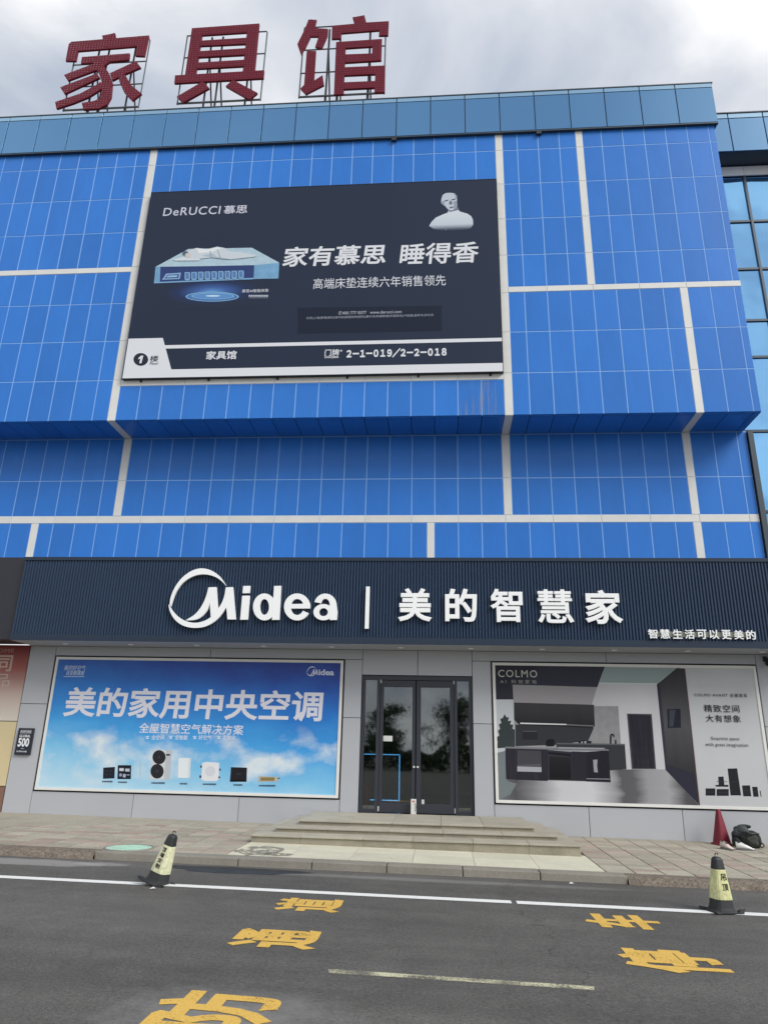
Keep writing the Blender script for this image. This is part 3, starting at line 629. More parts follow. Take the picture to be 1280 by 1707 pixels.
for (cx, cy) in ((-0.35, 16.6), (-0.35, 18.2), (1.55, 17.0), (1.55, 18.6), (1.55, 20.2), (-2.2, 18.2)):
    MB().lathe([(0.07, -0.012), (0.085, 0.0)], 14, (cx, cy, rz1 - .001)).build('interior_downlight', M['lamp'], BLD)
dk = empty('reception_desk', (-1.5, 17.2, rz0)); tag(dk, 'black reception desk edged with cyan light strips behind the left door', 'desk')
MB().box(-2.2, -0.92, 17.2, 17.8, rz0, rz0 + 1.12).build('counter', M['desk'], dk)
MB().box(-2.15, -0.97, 17.55, 17.6, rz0 + 1.13, rz0 + 1.4).build('monitor', M['dark_gap'], dk)
for bx in ((-2.2, -0.92, rz0 + 1.08, rz0 + 1.095), (-0.94, -0.92, rz0 + .1, rz0 + 1.065), (-2.2, -0.955, rz0 + .1, rz0 + .118)): MB().box(bx[0], bx[1], 17.17, 17.199, bx[2], bx[3]).build('light_strip', M['led'], dk)

# ================================================================== ENTRANCE STEPS
st = empty('entrance_steps', (-0.45, 13.6, pz(-0.45, 13))); tag(st, 'three low granite steps leading up to the shop doors', 'steps')
def stepblock(x0, x1, yf, zb_, zt_, yback, nst):
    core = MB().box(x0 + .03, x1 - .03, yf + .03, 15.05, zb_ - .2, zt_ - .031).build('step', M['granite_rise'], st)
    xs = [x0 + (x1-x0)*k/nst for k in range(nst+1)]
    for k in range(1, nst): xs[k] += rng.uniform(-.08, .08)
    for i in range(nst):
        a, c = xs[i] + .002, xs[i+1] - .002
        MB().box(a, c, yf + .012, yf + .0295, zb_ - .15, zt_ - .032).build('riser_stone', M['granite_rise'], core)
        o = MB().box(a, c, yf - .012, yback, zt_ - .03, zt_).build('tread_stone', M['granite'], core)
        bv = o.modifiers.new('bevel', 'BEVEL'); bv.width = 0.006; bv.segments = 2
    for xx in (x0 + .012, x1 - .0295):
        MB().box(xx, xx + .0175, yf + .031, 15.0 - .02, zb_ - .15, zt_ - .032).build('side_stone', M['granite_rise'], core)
    for (xa, xb) in ((x0, x0 + 0.36), (x1 - 0.36, x1)):
        pass
    return core
stepblock(-3.05, 2.18, 12.30, 0.12, 0.265, 14.98, 6)
stepblock(-2.76, 1.90, 12.76, 0.266, 0.345, 14.982, 5)
stepblock(-2.45, 1.58, 13.20, 0.346, 0.425, 14.984, 5)

# ================================================================== SIGN CANOPY
YF = 14.13
can = empty('shop_sign', (-0.9, YF, 3.6)); tag(can, 'long navy fluted shop sign canopy with white raised lettering over the entrance', 'sign')
CX0, CX1, CZ0, CZ1 = -8.905, 7.3, 2.005 + E0, 3.785 + E0
MB().box(CX0, CX1, YF + .03, 14.985, CZ0 + .012, CZ1 - .01).build('sign_box', M['navy_dark'], can)
b = MB(); pit = 0.062; n = int((CX1 - CX0)/pit); za, zc = CZ0 + .13, CZ1 - .075
for i in range(n):
    x = CX0 + i*pit; k = len(b.v); prof = [(0, .0295), (.010, .022), (.016, 0.0), (.046, 0.0), (.052, .022), (pit, .0295)]
    for z in (za, zc):
        for (px_, py_) in prof: b.v.append((x + px_, YF + py_, z))
    for j in range(5): b.f.append((k+j, k+j+1, k+6+j+1, k+6+j))
fl = from_data('fluted_cladding', b.v, b.f, M['navy'], can); fl['kind'] = 'stuff'
MB().box(CX0 - .01, CX1, YF - .015, YF + .03, CZ1 - .073, CZ1).build('top_flashing', M['navy_dark'], can)
MB().box(CX0 - .012, CX1, YF - .004, YF + .03, CZ0, CZ0 + .128).build('bottom_band', M['navy_dark'], can)
MB().box(CX0, CX1, YF + .031, 14.995, CZ0, CZ0 + .01).build('soffit', M['soffit'], can)
for k in range(11):
    cx = -7.95 + 1.43*k
    if cx < CX1: MB().lathe([(0.04, -0.003), (0.055, -0.006), (0.06, 0.0)], 16, (cx, 14.62, CZ0 - .0005)).build('downlight', M['letter'], can)
fM = crop(270, 930, 3.5556); YT = YF - 0.075; LD = 0.05
def stand_poly(name, f, polys, parent, Y, d, mat, label=None):
    b = MB()
    for i, pl in enumerate(polys):
        b.prism([(p.x, p.z) for p in (pt(*f(u, v), Y) for u, v in pl)], Y - .0007*i, Y + d)
    o = b.build(name, mat, parent)
    if label: o['label'] = label
    return o
def smooth(pl, corners, sub=4):
    out = []; n = len(pl)
    for i in range(n):
        p0, p1, p2, p3 = (Vector(pl[(i+k) % n]) for k in (-1, 0, 1, 2))
        if tuple(pl[i]) in corners: p0 = p1
        if tuple(pl[(i+1) % n]) in corners: p3 = p2
        for k in range(sub):
            t = k/sub; q = 0.5*((2*p1) + (p2-p0)*t + (2*p0-5*p1+4*p2-p3)*t*t + (3*p1-p0-3*p2+p3)*t**3); out.append((q.x, q.y))
    return out
P1 = [(45, 275), (50, 240), (66, 195), (92, 150), (130, 108), (180, 75), (235, 62), (290, 74), (335, 103), (362, 136), (380, 165), (350, 135), (310, 110), (260, 98), (210, 101), (160, 121), (115, 157), (82, 205), (64, 250), (52, 288)]
P2 = [(38, 276), (48, 320), (75, 365), (115, 397), (160, 412), (205, 415), (255, 407), (305, 382), (345, 345), (386, 285), (380, 250), (378, 175), (368, 230), (350, 275), (331, 303), (322, 173), (275, 175), (262, 225), (235, 285), (195, 335), (140, 370), (195, 367), (235, 348), (268, 310), (283, 265), (289, 352), (255, 372), (205, 385), (150, 378), (100, 352), (62, 315), (44, 282)]
P1 = smooth(P1, {(45, 275), (380, 165), (52, 288)}); P2 = smooth(P2, {(38, 276), (386, 285), (380, 250), (378, 175), (331, 303), (322, 173), (275, 175), (140, 370), (283, 265), (289, 352), (44, 282)})
P3 = [(378, 175), (420, 173), (437, 365), (388, 365), (377, 250)]
stand_poly('logo_swoosh', fM, [P1], can, YT, LD, M['letter'], 'upper crescent of the round logo')
stand_poly('logo_letter', fM, [P2, P3], can, YT, LD, M['letter'], 'letter M joined to the lower crescent of the logo')
def sign_letter(ch, bx, f, bold, name='letter', mat=None, Y=YT, d=LD):
    o = wall_text(name, ch, pbox(f, *bx, Y), Y, mat or M['letter'], can, bold, depth=d); o['label'] = 'white raised letter ' + ch if ch.isascii() else 'white raised character ' + ch
    return o
stand_poly('letter', fM, [[(463, 367), (475, 225), (520, 224), (508, 366)], [(481, 167), (523, 166), (519, 208), (477, 209)]], can, YT, LD, M['letter'], 'white raised letter i')
# d, e, a drawn as bowls with counters
def ring(cx, cy, rx, ry, tx, ty, a0, a1, n=30):
    o = [(cx + rx*math.cos(a0+(a1-a0)*k/n), cy + ry*math.sin(a0+(a1-a0)*k/n)) for k in range(n+1)]
    i = [(cx + (rx-tx)*math.cos(a1+(a0-a1)*k/n), cy + (ry-ty)*math.sin(a1+(a0-a1)*k/n)) for k in range(n+1)]
    return o + i
TAU = 2*math.pi
stand_poly('letter', fM, [ring(607, 291, 68, 80, 41, 33, 0.0, TAU - .001), [(664, 167), (706, 166), (695, 367), (652, 368)]], can, YT, LD, M['letter'], 'white raised letter d')
stand_poly('letter', fM, [ring(801, 291, 78, 80, 40, 32, math.radians(28), math.radians(360)), [(760, 274), (878, 272), (877, 300), (760, 300)]], can, YT, LD, M['letter'], 'white raised letter e')
stand_poly('letter', fM, [ring(957, 322, 60, 48, 34, 24, 0, TAU - .001), ring(968, 279, 66, 67, 40, 30, math.radians(195), math.radians(360)), [(994, 279), (1034, 279), (1040, 320), (1036, 368), (995, 369)]], can, YT, LD, M['letter'], 'white raised letter a')
b0 = pbox(fM, 1205, 170, 1228, 420, YT); MB().box(b0[0], b0[1], YT, YT + LD, b0[2], b0[3]).build('divider_bar', M['letter'], can)
fC = crop(640, 950, 3.0476)
for ch, bx in (('美', (72, 93, 243, 262)), ('的', (310, 95, 473, 263)), ('智', (540, 96, 705, 265)), ('慧', (780, 99, 962, 270)), ('家', (1020, 102, 1210, 275))): sign_letter(ch, bx, fC, 0.015 if ch == '慧' else 0.020 if ch == '智' else 0.026)
fS = crop(1060, 1020, 5.818)
for k, ch in enumerate('智慧生活可以更美的'):
    sign_letter(ch, (118 + 119*k, 168 + 1.4*k, 210 + 119*k, 258 + 1.4*k), fS, 0.014, 'slogan_letter', Y=YF - .05, d=.03)
b0 = pbox(fS, 180, 196, 1100, 246, YF - .012); MB().box(b0[0], b0[1], YF - .014, YF - .002, b0[2], b0[3]).build('slogan_rail', P('rail_grey', S(128, 134, 120), .6), can)
for o in list(COL.objects):      # stand-off pins keep each raised letter on the sign
    if o.parent == can and o.name.split('.')[0] in ('letter', 'logo_swoosh', 'logo_letter', 'divider_bar', 'slogan_letter'):
        xs = [v.co.x for v in o.data.vertices]; zs = [v.co.z for v in o.data.vertices]; ys = [v.co.y for v in o.data.vertices]
        cx = max(o.data.vertices, key=lambda v: -abs(v.co.z - (min(zs)+max(zs))/2) - (v.co.y < max(ys) - 1e-4)).co
        MB().box(cx.x - .008, cx.x + .008, max(ys) - .004, YF + .02, cx.z - .008, cx.z + .008).build('stand_off', M['steel_dark'], o)

# ================================================================== WINDOW POSTERS
def frame_poster(name, x, label):
    r = empty(name, ((x[0]+x[1])/2, 15.0, WZ0)); tag(r, label, 'poster'); b = MB(); f0 = .055; y0, y1 = 14.972, 15.028
    a, c, z0, z1 = x[0] + .030, x[1] - .030, WZ0 + .028, WZ1 - .028
    b.box(a, c, y0, y1, z0, z0 + f0); b.box(a, c, y0, y1, z1 - f0, z1); b.box(a, a + f0, y0, y1, z0 + f0, z1 - f0); b.box(c - f0, c, y0, y1, z0 + f0, z1 - f0)
    b.build('frame', M['white_panel'], r)
    return r, (a + f0, c - f0, z0 + f0, z1 - f0)
def sky_print():
    m, N, L, b = newmat('printed_sky'); tc = N.new('ShaderNodeTexCoord'); g = tc.outputs['Generated']
    sp = N.new('ShaderNodeSeparateXYZ'); L.new(g, sp.inputs[0]); X, Z = sp.outputs[0], sp.outputs[2]
    def mth(op, a, c=None, k=None):
        n = N.new('ShaderNodeMath'); n.operation = op
        for i, q in enumerate((a, c, k)):
            if q is None: continue
            if isinstance(q, (int, float)): n.inputs[i].default_value = q
            else: L.new(q, n.inputs[i])
        return n.outputs[0]
    t = mth('ADD', mth('MULTIPLY', Z, 0.80), mth('MULTIPLY', X, 0.22))
    mp = N.new('ShaderNodeMapping'); mp.inputs['Scale'].default_value = (4.4, 1, 2.6); mp.inputs['Location'].default_value = (1.7, 0, 0.4); L.new(g, mp.inputs[0])
    nz = N.new('ShaderNodeTexNoise'); nz.inputs['Scale'].default_value = 1.3; nz.inputs['Detail'].default_value = 8; nz.inputs['Roughness'].default_value = 0.55; L.new(mp.outputs[0], nz.inputs['Vector'])
    t2 = mth('ADD', t, mth('MULTIPLY', mth('SUBTRACT', nz.outputs[0], 0.5), 0.35))
    r = ramp(N, [(0.02, S(182, 218, 234)), (0.22, S(124, 192, 230)), (0.42, S(62, 156, 222)), (0.66, S(28, 116, 200)), (0.9, S(20, 74, 168)), (1.0, S(20, 50, 142))]); L.new(t2, r.inputs[0])
    band = mth('MULTIPLY', mth('SUBTRACT', 1.0, mth('MINIMUM', 1.0, mth('ABSOLUTE', mth('MULTIPLY', mth('SUBTRACT', Z, 0.24), 3.4)))), 1.0)
    cl = N.new('ShaderNodeMapRange'); cl.inputs[1].default_value = 0.55; cl.inputs[2].default_value = 0.74; L.new(mth('ADD', nz.outputs[0], mth('MULTIPLY', band, 0.14)), cl.inputs[0])
    mx = N.new('ShaderNodeMix'); mx.data_type = 'RGBA'; L.new(mth('MULTIPLY', cl.outputs[0], mth('MINIMUM', 1.0, mth('MULTIPLY', band, 2.0))), mx.inputs[0]); L.new(r.outputs[0], mx.inputs[6]); mx.inputs[7].default_value = (*S(214, 226, 232), 1)
    L.new(mx.outputs[2], b.inputs['Base Color']); b.inputs['Roughness'].default_value = 0.4
    return m
YP = 14.985
wl, pr = frame_poster('window_poster', WLx, 'bright blue sky air conditioner poster filling the shop window left of the doors')
MB().box(pr[0], pr[1], YP, YP + .02, pr[2], pr[3]).build('print_sheet', sky_print(), wl)
fL = crop(90, 1090, 2.612); WH = ink(228, 228, 234); DK = ink(40, 46, 58)
wall_text('lettering', '美的家用中央空调', pbox(fL, 45, 153, 1172, 287, YP - .001), YP - .003, ink(220, 221, 230), wl, 0.023, 0.03)
wall_text('lettering', '全屋智慧空气解决方案', pbox(fL, 370, 306, 825, 350, YP - .001), YP - .002, WH, wl, 0.004)
for s, u0, u1 in (('全空间', 424, 480), ('全智能', 526, 582), ('好空气', 630, 686), ('定制化', 735, 790)):
    wall_text('lettering', s, pbox(fL, u0, 355, u1, 375, YP - .001), YP - .002, WH, wl, 0.006)
    prints('icon', fL, YP - .001, [((220, 228, 236), R4(u0 - 26, 359, u0 - 9, 362)), ((220, 228, 236), R4(u0 - 23, 365, u0 - 12, 371))], wl)
wall_text('lettering', '美的好空气', pbox(fL, 44, 50, 138, 74, YP - .001), YP - .002, ink(190, 205, 226), wl, 0.01, 0.12)
wall_text('lettering', '送至都满意', pbox(fL, 52, 74, 132, 94, YP - .001), YP - .002, ink(190, 205, 226), wl, 0.014, 0.12)
prints('underline', fL, YP - .001, [((190, 205, 226), R4(42, 98, 132, 101))], wl)
k_ = lambda u, v: fL(1100 + (u - 38) * 0.121, 55 + (v - 62) * 0.121)
prints('logo', k_, YP - .001, [((214, 220, 236), P1), ((214, 220, 236), P2), ((214, 220, 236), P3)], wl)
wall_text('lettering', 'idea', pbox(fL, 1152, 68, 1219, 94, YP - .001), YP - .002, ink(214, 220, 236), wl, 0.03)
fB = crop(60, 1220, 2.4615)
bk = (38, 40, 48)
prints('printed_controller', fB, YP - .001, [(bk, [(276, 148), (324, 145), (322, 192), (275, 194)]), ((70, 76, 90), R4(288, 160, 292, 164)), ((70, 76, 90), R4(304, 160, 308, 164)), ((70, 76, 90), R4(288, 175, 292, 179)), ((70, 76, 90), R4(304, 175, 308, 179))], wl)
prints('printed_controller', fB, YP - .001, [((34, 36, 46), [(336, 138), (391, 138), (389, 195), (334, 195)]), ((200, 205, 215), R4(342, 150, 360, 162)), ((180, 190, 205), R4(366, 152, 384, 164)), ((150, 160, 180), R4(342, 172, 352, 184)), ((170, 180, 200), R4(357, 174, 368, 188)), ((150, 160, 180), R4(372, 176, 384, 180))], wl)
prints('printed_divider', fB, YP - .001, [((160, 180, 190), R4(427, 128, 429, 186))], wl)
prints('printed_outdoor_unit', fB, YP - .001, [((205, 208, 212), [(484, 76), (558, 76), (548, 198), (466, 196)]), ((186, 190, 196), [(534, 76), (558, 76), (548, 198), (526, 198)]), ((44, 44, 50), ellip(505, 105, 27, 29)), ((44, 44, 50), ellip(497, 163, 27, 30)), ((60, 60, 66), R4(534, 92, 550, 99)), ((60, 60, 66), ellip(505, 105, 6, 6)), ((60, 60, 66), ellip(497, 163, 6, 6))], wl)
prints('printed_cabinet', fB, YP - .001, [((224, 230, 234), [(585, 108), (636, 108), (632, 190), (582, 190)]), ((206, 216, 222), [(626, 108), (636, 108), (632, 190), (624, 190)])], wl)
prints('printed_duct_unit', fB, YP - .001, [((222, 224, 228), [(682, 128), (700, 124), (752, 128), (750, 196), (738, 204), (690, 202), (678, 196)]), (bk, R4(674, 140, 681, 148)), (bk, R4(671, 180, 678, 190)), (bk, R4(752, 152, 758, 160)), (bk, R4(749, 184, 755, 192)), ((206, 210, 216), ellip(715, 162, 20, 20))], wl)
prints('printed_black_unit', fB, YP - .001, [((36, 36, 42), [(800, 146), (866, 148), (864, 202), (796, 202)]), ((62, 62, 68), R4(822, 172, 842, 176)), ((24, 24, 28), [(796, 198), (864, 198), (864, 206), (796, 206)])], wl)
prints('printed_gold_unit', fB, YP - .001, [((180, 178, 168), [(913, 182), (996, 186), (994, 206), (911, 206)]), ((140, 122, 80), [(922, 188), (980, 188), (978, 202), (920, 202)]), (bk, R4(992, 190, 999, 194))], wl)
for u0, u1, v in ((272, 316, 205), (337, 376, 208), (474, 528, 211), (590, 620, 214), (684, 738, 216), (810, 848, 219), (915, 986, 222)):
    g = []; u = u0
    while u < u1 - 4: g.append(((58, 66, 80), R4(u, v - 3.2, u + 4.6, v + 3.2))); u += 6.2
    prints('printed_caption', fB, YP - .001, g, wl)

wr, pr = frame_poster('window_poster', WRx, 'grey kitchen appliance poster filling the shop window right of the doors')
MB().box(pr[0], pr[1], YP, YP + .02, pr[2], pr[3]).build('print_sheet', P('poster_grey', S(190, 192, 194), .45, noise=(0.8, .05)), wr)
fK = crop(810, 1090, 2.7234)
def grad_print(name, axis, stops, nz, stretch):
    m, N, L, b = newmat(name); tc = N.new('ShaderNodeTexCoord'); sp = N.new('ShaderNodeSeparateXYZ'); L.new(tc.outputs['Object'], sp.inputs[0])
    mr = N.new('ShaderNodeMapRange'); mr.inputs[1].default_value = axis[1]; mr.inputs[2].default_value = axis[2]; L.new(sp.outputs[axis[0]], mr.inputs[0])
    mp = N.new('ShaderNodeMapping'); mp.inputs['Scale'].default_value = stretch; L.new(tc.outputs['Object'], mp.inputs[0])
    n = N.new('ShaderNodeTexNoise'); n.inputs['Scale'].default_value = 1; n.inputs['Detail'].default_value = 5; L.new(mp.outputs[0], n.inputs['Vector'])
    ad = N.new('ShaderNodeMath'); ad.operation = 'MULTIPLY_ADD'; ad.inputs[1].default_value = nz; L.new(n.outputs[0], ad.inputs[0]); L.new(mr.outputs[0], ad.inputs[2])
    sb = N.new('ShaderNodeMath'); sb.operation = 'SUBTRACT'; sb.inputs[1].default_value = nz/2; L.new(ad.outputs[0], sb.inputs[0])
    r = ramp(N, [(p, S(c, c, c + 4)) for p, c in stops]); L.new(sb.outputs[0], r.inputs[0]); L.new(r.outputs[0], b.inputs['Base Color']); b.inputs['Roughness'].default_value = .5; b.inputs['Specular IOR Level'].default_value = .1; return m
floor_m = grad_print('printed_floor', (0, 1.15, 5.1), [(0, 112), (.08, 84), (.16, 120), (.3, 196), (.46, 200), (.56, 150), (.60, 92), (.66, 96), (.72, 150), (.82, 160), (.9, 84), (1, 76)], .10, (.8, 1, 5))
wall_m = grad_print('printed_wall', (0, 1.2, 5.0), [(0, 132), (.3, 160), (.5, 186), (.75, 198), (1, 186)], .25, (1, 1, 1)); stone_m = P('printed_stone', S(136, 136, 138), .45, noise=(8, .12)); wood_m = P('printed_wood', S(46, 45, 53), .5, spec=.1, noise=(3, .3), stretch=(5, 1, .4)); dark_m = grad_print('printed_gloss_black', (2, 1.2, 2.5), [(0, 30), (.45, 46), (.7, 40), (1, 62)], .2, (3, 1, 1)); rw_m = grad_print('printed_dark_wall', (2, .7, 3.2), [(0, 40), (.3, 58), (.6, 84), (1, 66)], .2, (4, 1, .5))
kit = [(wall_m, [(38, 48), (900, 62), (968, 690), (52, 672)]),
 ((150, 148, 150), [(122, 142), (505, 150), (480, 232), (128, 222)]),
 ((186, 191, 196), [(38, 208), (124, 208), (132, 440), (46, 452)]),
 ((54, 55, 65), [(35, 50), (540, 58), (505, 152), (120, 140), (124, 208), (38, 208)]),
 ((62, 63, 74), [(235, 54), (540, 58), (505, 152), (150, 141)]),
 ((148, 164, 164), [(540, 60), (865, 66), (775, 136), (514, 133)]), ((196, 204, 204), [(514, 131), (775, 134), (775, 139), (512, 137)]),
 (stone_m, [(488, 238), (600, 238), (612, 412), (465, 412)]),
 (floor_m, [(50, 560), (560, 526), (815, 526), (968, 690), (52, 670)]),
 ((116, 124, 126), [(46, 452), (92, 440), (96, 580), (140, 590), (110, 640), (52, 668)]),
 (rw_m, [(866, 65), (902, 68), (970, 690), (815, 528), (775, 140)]), ((58, 58, 70), [(775, 140), (788, 128), (826, 528), (815, 528)]), ((50, 50, 62), [(812, 500), (945, 545), (970, 690), (818, 530)]), ((96, 74, 72), [(900, 68), (904, 68), (972, 690), (967, 690)]),
 ((40, 42, 52), [(822, 252), (883, 250), (885, 336), (825, 338)]), ((66, 70, 80), [(832, 256), (860, 255), (850, 330), (832, 332)]),
 ((56, 57, 62), [(134, 322), (490, 336), (464, 396), (320, 414), (134, 420)]),
 (dark_m, [(128, 222), (490, 232), (494, 330), (480, 338), (150, 322), (128, 300)]), ((62, 63, 70), [(138, 226), (488, 234), (488, 240), (138, 234)]), ((214, 216, 218), [(155, 313), (365, 319), (365, 324), (155, 319)]), ((110, 112, 118), [(365, 320), (490, 326), (490, 331), (365, 325)]),
 ((44, 44, 50), R4(166, 350, 234, 390)), ((96, 98, 102), R4(168, 351, 232, 354)),
 ((78, 80, 86), [(640, 272), (752, 274), (772, 524), (662, 524)]), (wood_m, [(645, 277), (748, 280), (766, 520), (667, 520)]), ((40, 40, 50), [(655, 415), (757, 415), (757, 419), (655, 419)]), ((40, 40, 50), [(658, 462), (761, 462), (761, 466), (658, 466)]), ((50, 50, 58), [(696, 279), (699, 279), (707, 415), (704, 415)]),
 ((56, 58, 63), [(320, 408), (630, 413), (638, 524), (560, 530), (556, 436), (320, 428)]), ((92, 94, 98), [(320, 405), (630, 410), (630, 416), (320, 411)]),
 (wood_m, [(88, 428), (280, 435), (280, 578), (92, 570)]), ((86, 86, 92), [(142, 438), (250, 442), (252, 538), (142, 535)]), ((70, 70, 76), [(142, 438), (250, 442), (250, 500), (142, 505)]), ((164, 166, 172), [(142, 512), (252, 516), (252, 538), (142, 535)]),
 ((54, 53, 61), [(280, 438), (390, 446), (390, 577), (280, 574)]), (dark_m, [(288, 466), (386, 472), (386, 572), (288, 570)]), ((30, 30, 38), [(282, 446), (386, 455), (386, 468), (360, 464), (282, 456)]),
 ((46, 44, 53), [(390, 444), (458, 446), (458, 579), (390, 577)]), ((40, 38, 47), [(456, 446), (556, 440), (566, 584), (456, 580)]), ((38, 37, 46), [(464, 474), (548, 470), (556, 566), (464, 566)]), ((150, 152, 158), [(486, 482), (506, 481), (504, 510), (508, 540), (490, 538)]),
 ((120, 121, 126), [(88, 422), (300, 428), (556, 434), (556, 441), (300, 436), (88, 430)]), ((150, 151, 156), [(320, 424), (540, 428), (536, 434), (330, 431)]), ((134, 134, 140), [(456, 566), (562, 568), (562, 572), (456, 570)]),
 ((34, 34, 40), [(563, 410), (563, 372), (568, 364), (578, 364), (583, 372), (583, 378), (578, 378), (577, 371), (570, 371), (569, 410)]), ((34, 34, 40), [(586, 410), (586, 392), (592, 392), (592, 410)]),
 ((30, 30, 36), [(272, 398), (282, 388), (306, 388), (312, 398), (310, 420), (274, 420)]), ((40, 40, 46), R4(420, 396, 432, 406)), ((40, 40, 46), R4(440, 392, 446, 408)), ((40, 40, 46), R4(456, 396, 478, 407))]
tr_ = [(50, 430)]
tr_ += [(52, 400), (48, 380), (60, 372), (54, 350), (64, 342), (58, 322), (70, 314), (64, 296), (76, 292), (84, 274), (94, 290), (104, 288), (100, 306), (114, 304), (110, 322), (124, 322), (120, 340), (131, 346), (131, 424)]
kit.insert(3, ((58, 64, 66), tr_))
prints('kitchen_print', fK, YP - .001, kit, wr, step=0.00018)
YQ = YP - .0145
wall_text('lettering', 'COLMO', pbox(fK, 55, 74, 232, 107, YQ), YQ, ink(196, 196, 190), wr, 0.004, spacing=1.2)
wall_text('lettering', 'AI 科技家电', pbox(fK, 64, 118, 230, 136, YQ), YQ, ink(160, 160, 158), wr, 0.004, spacing=1.6)
wall_text('lettering', 'COLMO AVANT 全屋套系', pbox(fK, 946, 180, 1186, 196, YQ), YQ, ink(84, 86, 90), wr, 0.004, spacing=1.15)
wall_text('lettering', '精致空间', pbox(fK, 990, 232, 1150, 266, YQ), YQ, ink(44, 46, 50), wr, 0.004, spacing=1.15)
wall_text('lettering', '大有想象', pbox(fK, 998, 278, 1156, 311, YQ), YQ, ink(44, 46, 50), wr, 0.004, spacing=1.15)
wall_text('lettering', 'Exquisite space', pbox(fK, 1024, 378, 1150, 396, YQ), YQ, ink(70, 72, 76), wr, 0.002, spacing=1.1)
wall_text('lettering', 'with great imagination', pbox(fK, 997, 406, 1190, 425, YQ), YQ, ink(70, 72, 76), wr, 0.002, spacing=1.1)
dk_ = (40, 43, 47)
for pl in (R4(997, 612, 1041, 645), R4(1047, 615, 1102, 646), [(1054, 559), (1078, 558), (1082, 596), (1100, 596), (1100, 605), (1042, 604), (1042, 597), (1056, 596)], [(1097, 522), (1140, 521), (1158, 644), (1110, 644)], [(1162, 599), (1198, 598), (1204, 648), (1168, 648)], [(1208, 605), (1232, 605), (1238, 650), (1214, 650)], [(1242, 622), (1246, 622), (1251, 650), (1247, 650)]):
    xs = [p[0] for p in pl]; ys = [p[1] for p in pl]
    prints('printed_appliance', fK, YP - .001, [(dk_, pl), ((62, 66, 70), [(min(xs)+5, (min(ys)+max(ys))/2 - 1), (max(xs)-5, (min(ys)+max(ys))/2 - 1), (max(xs)-5, (min(ys)+max(ys))/2 + 1), (min(xs)+5, (min(ys)+max(ys))/2 + 1)])], wr)

# ================================================================== BILLBOARD
YB = 13.94
bb = empty('billboard', (-2.94, YU, 8.0 + E0)); tag(bb, 'large dark slate mattress billboard fixed on the upper blue wall', 'billboard')
BX0, BX1, BZ0, BZ1 = -7.285, 1.425, 7.985 + E0, 13.345 + E0
MB().box(BX0 + .02, BX1 - .02, YB + .004, YU - .008, BZ0 + .02, BZ1 - .02).build('backing_board', M['steel_dark'], bb)
MB().box(BX0 + .01, BX1 - .01, YB, YB + .003, BZ0 + .01, BZ1 - .01).build('print_sheet', P('slate_print', S(44, 53, 72), .55, spec=.12, noise=(0.35, .05), bump=(0.7, .08, .03)), bb)
b = MB(); w_ = .018
b.box(BX0, BX1, YB - .006, YU - .009, BZ0, BZ0 + .01); b.box(BX0, BX1, YB - .006, YU - .009, BZ1 - .01, BZ1); b.box(BX0, BX0 + .01, YB - .006, YU - .009, BZ0 + .01, BZ1 - .01); b.box(BX1 - .01, BX1, YB - .006, YU - .009, BZ0 + .01, BZ1 - .01)
b.build('edge_frame', M['steel_dark'], bb)
fb = crop(180, 280, 1.882); fb2 = crop(460, 300, 3.368); fb3 = crop(240, 320, 4.923); fb4 = crop(690, 300, 8.533)
YS = YB - .001; wt = (222, 225, 230); WT = ink(*wt)
def wx(x, z): return (x, z)
def flat(name, polys, Y, parent):     # printed shapes given in metres on the board
    vs, fs, mi, mats = [], [], [], []
    for i, (rgb, pl) in enumerate(polys):
        m = rgb if not isinstance(rgb, tuple) else ink(*rgb)
        if m not in mats: mats.append(m)
        n = len(vs); vs += [(x, Y - .0006*(i+1), z) for x, z in pl]
        for t in tessellate_polygon([[Vector((p[0], p[1], 0)) for p in pl]]):
            a, c, d = (pl[k] for k in t)
            if (c[0]-a[0])*(d[1]-a[1]) - (c[1]-a[1])*(d[0]-a[0]) < 0: t = tuple(reversed(t))
            fs.append(tuple(n + k for k in t)); mi.append(mats.index(m))
    return from_data(name, vs, fs, mats, parent, mi=mi)
q1 = pt(*fb(172, 533), YS); q2 = pt(*fb(200, 622), YS); l1 = pt(*fb(1233, 532), YS).z; l2 = pt(*fb(1233, 543), YS).z; l3 = pt(*fb(1237, 611), YS).z; zz1 = pt(*fb(65, 535), YS).z
flat('white_band', [(wt, [(BX0 + .012, BZ0 + .012), (BX1 - .012, BZ0 + .012), (BX1 - .012, l3), (q2.x, l3), (q1.x, zz1), (BX0 + .012, zz1)]), (wt, [(q1.x + .06, l2), (BX1 - .012, l2), (BX1 - .012, l1), (q1.x + .02, l1)])], YS, bb)
YS2 = YS - .003
wall_text('lettering', 'DeRUCCI', pbox(fb3, 160, 120, 628, 186, YS2), YS2, ink(206, 208, 222), bb, 0.006, 0.05, spacing=1.1)
wall_text('lettering', '慕思', pbox(fb3, 655, 106, 850, 174, YS2), YS2, ink(206, 208, 222), bb, 0.014)
wall_text('lettering', '家有慕思', pbox(fb2, 38, 366, 615, 478, YS2), YS2, WT, bb, 0.020, 0.09)
wall_text('lettering', '睡得香', pbox(fb2, 693, 350, 1138, 468, YS2), YS2, WT, bb, 0.017, 0.09)
wall_text('lettering', '高端床垫连续六年销售领先', pbox(fb2, 210, 541, 953, 601, YS2), YS2, ink(214, 217, 224), bb, 0.002)
prints('dark_panel', fb2, YS, [((36, 43, 59), [(120, 716), (930, 704), (932, 846), (122, 862)])], bb)
wall_text('lettering', '✆400 777 0077   www.derucci.com', pbox(fb2, 350, 731, 705, 752, YS2), YS2, ink(176, 181, 192), bb, 0.004)
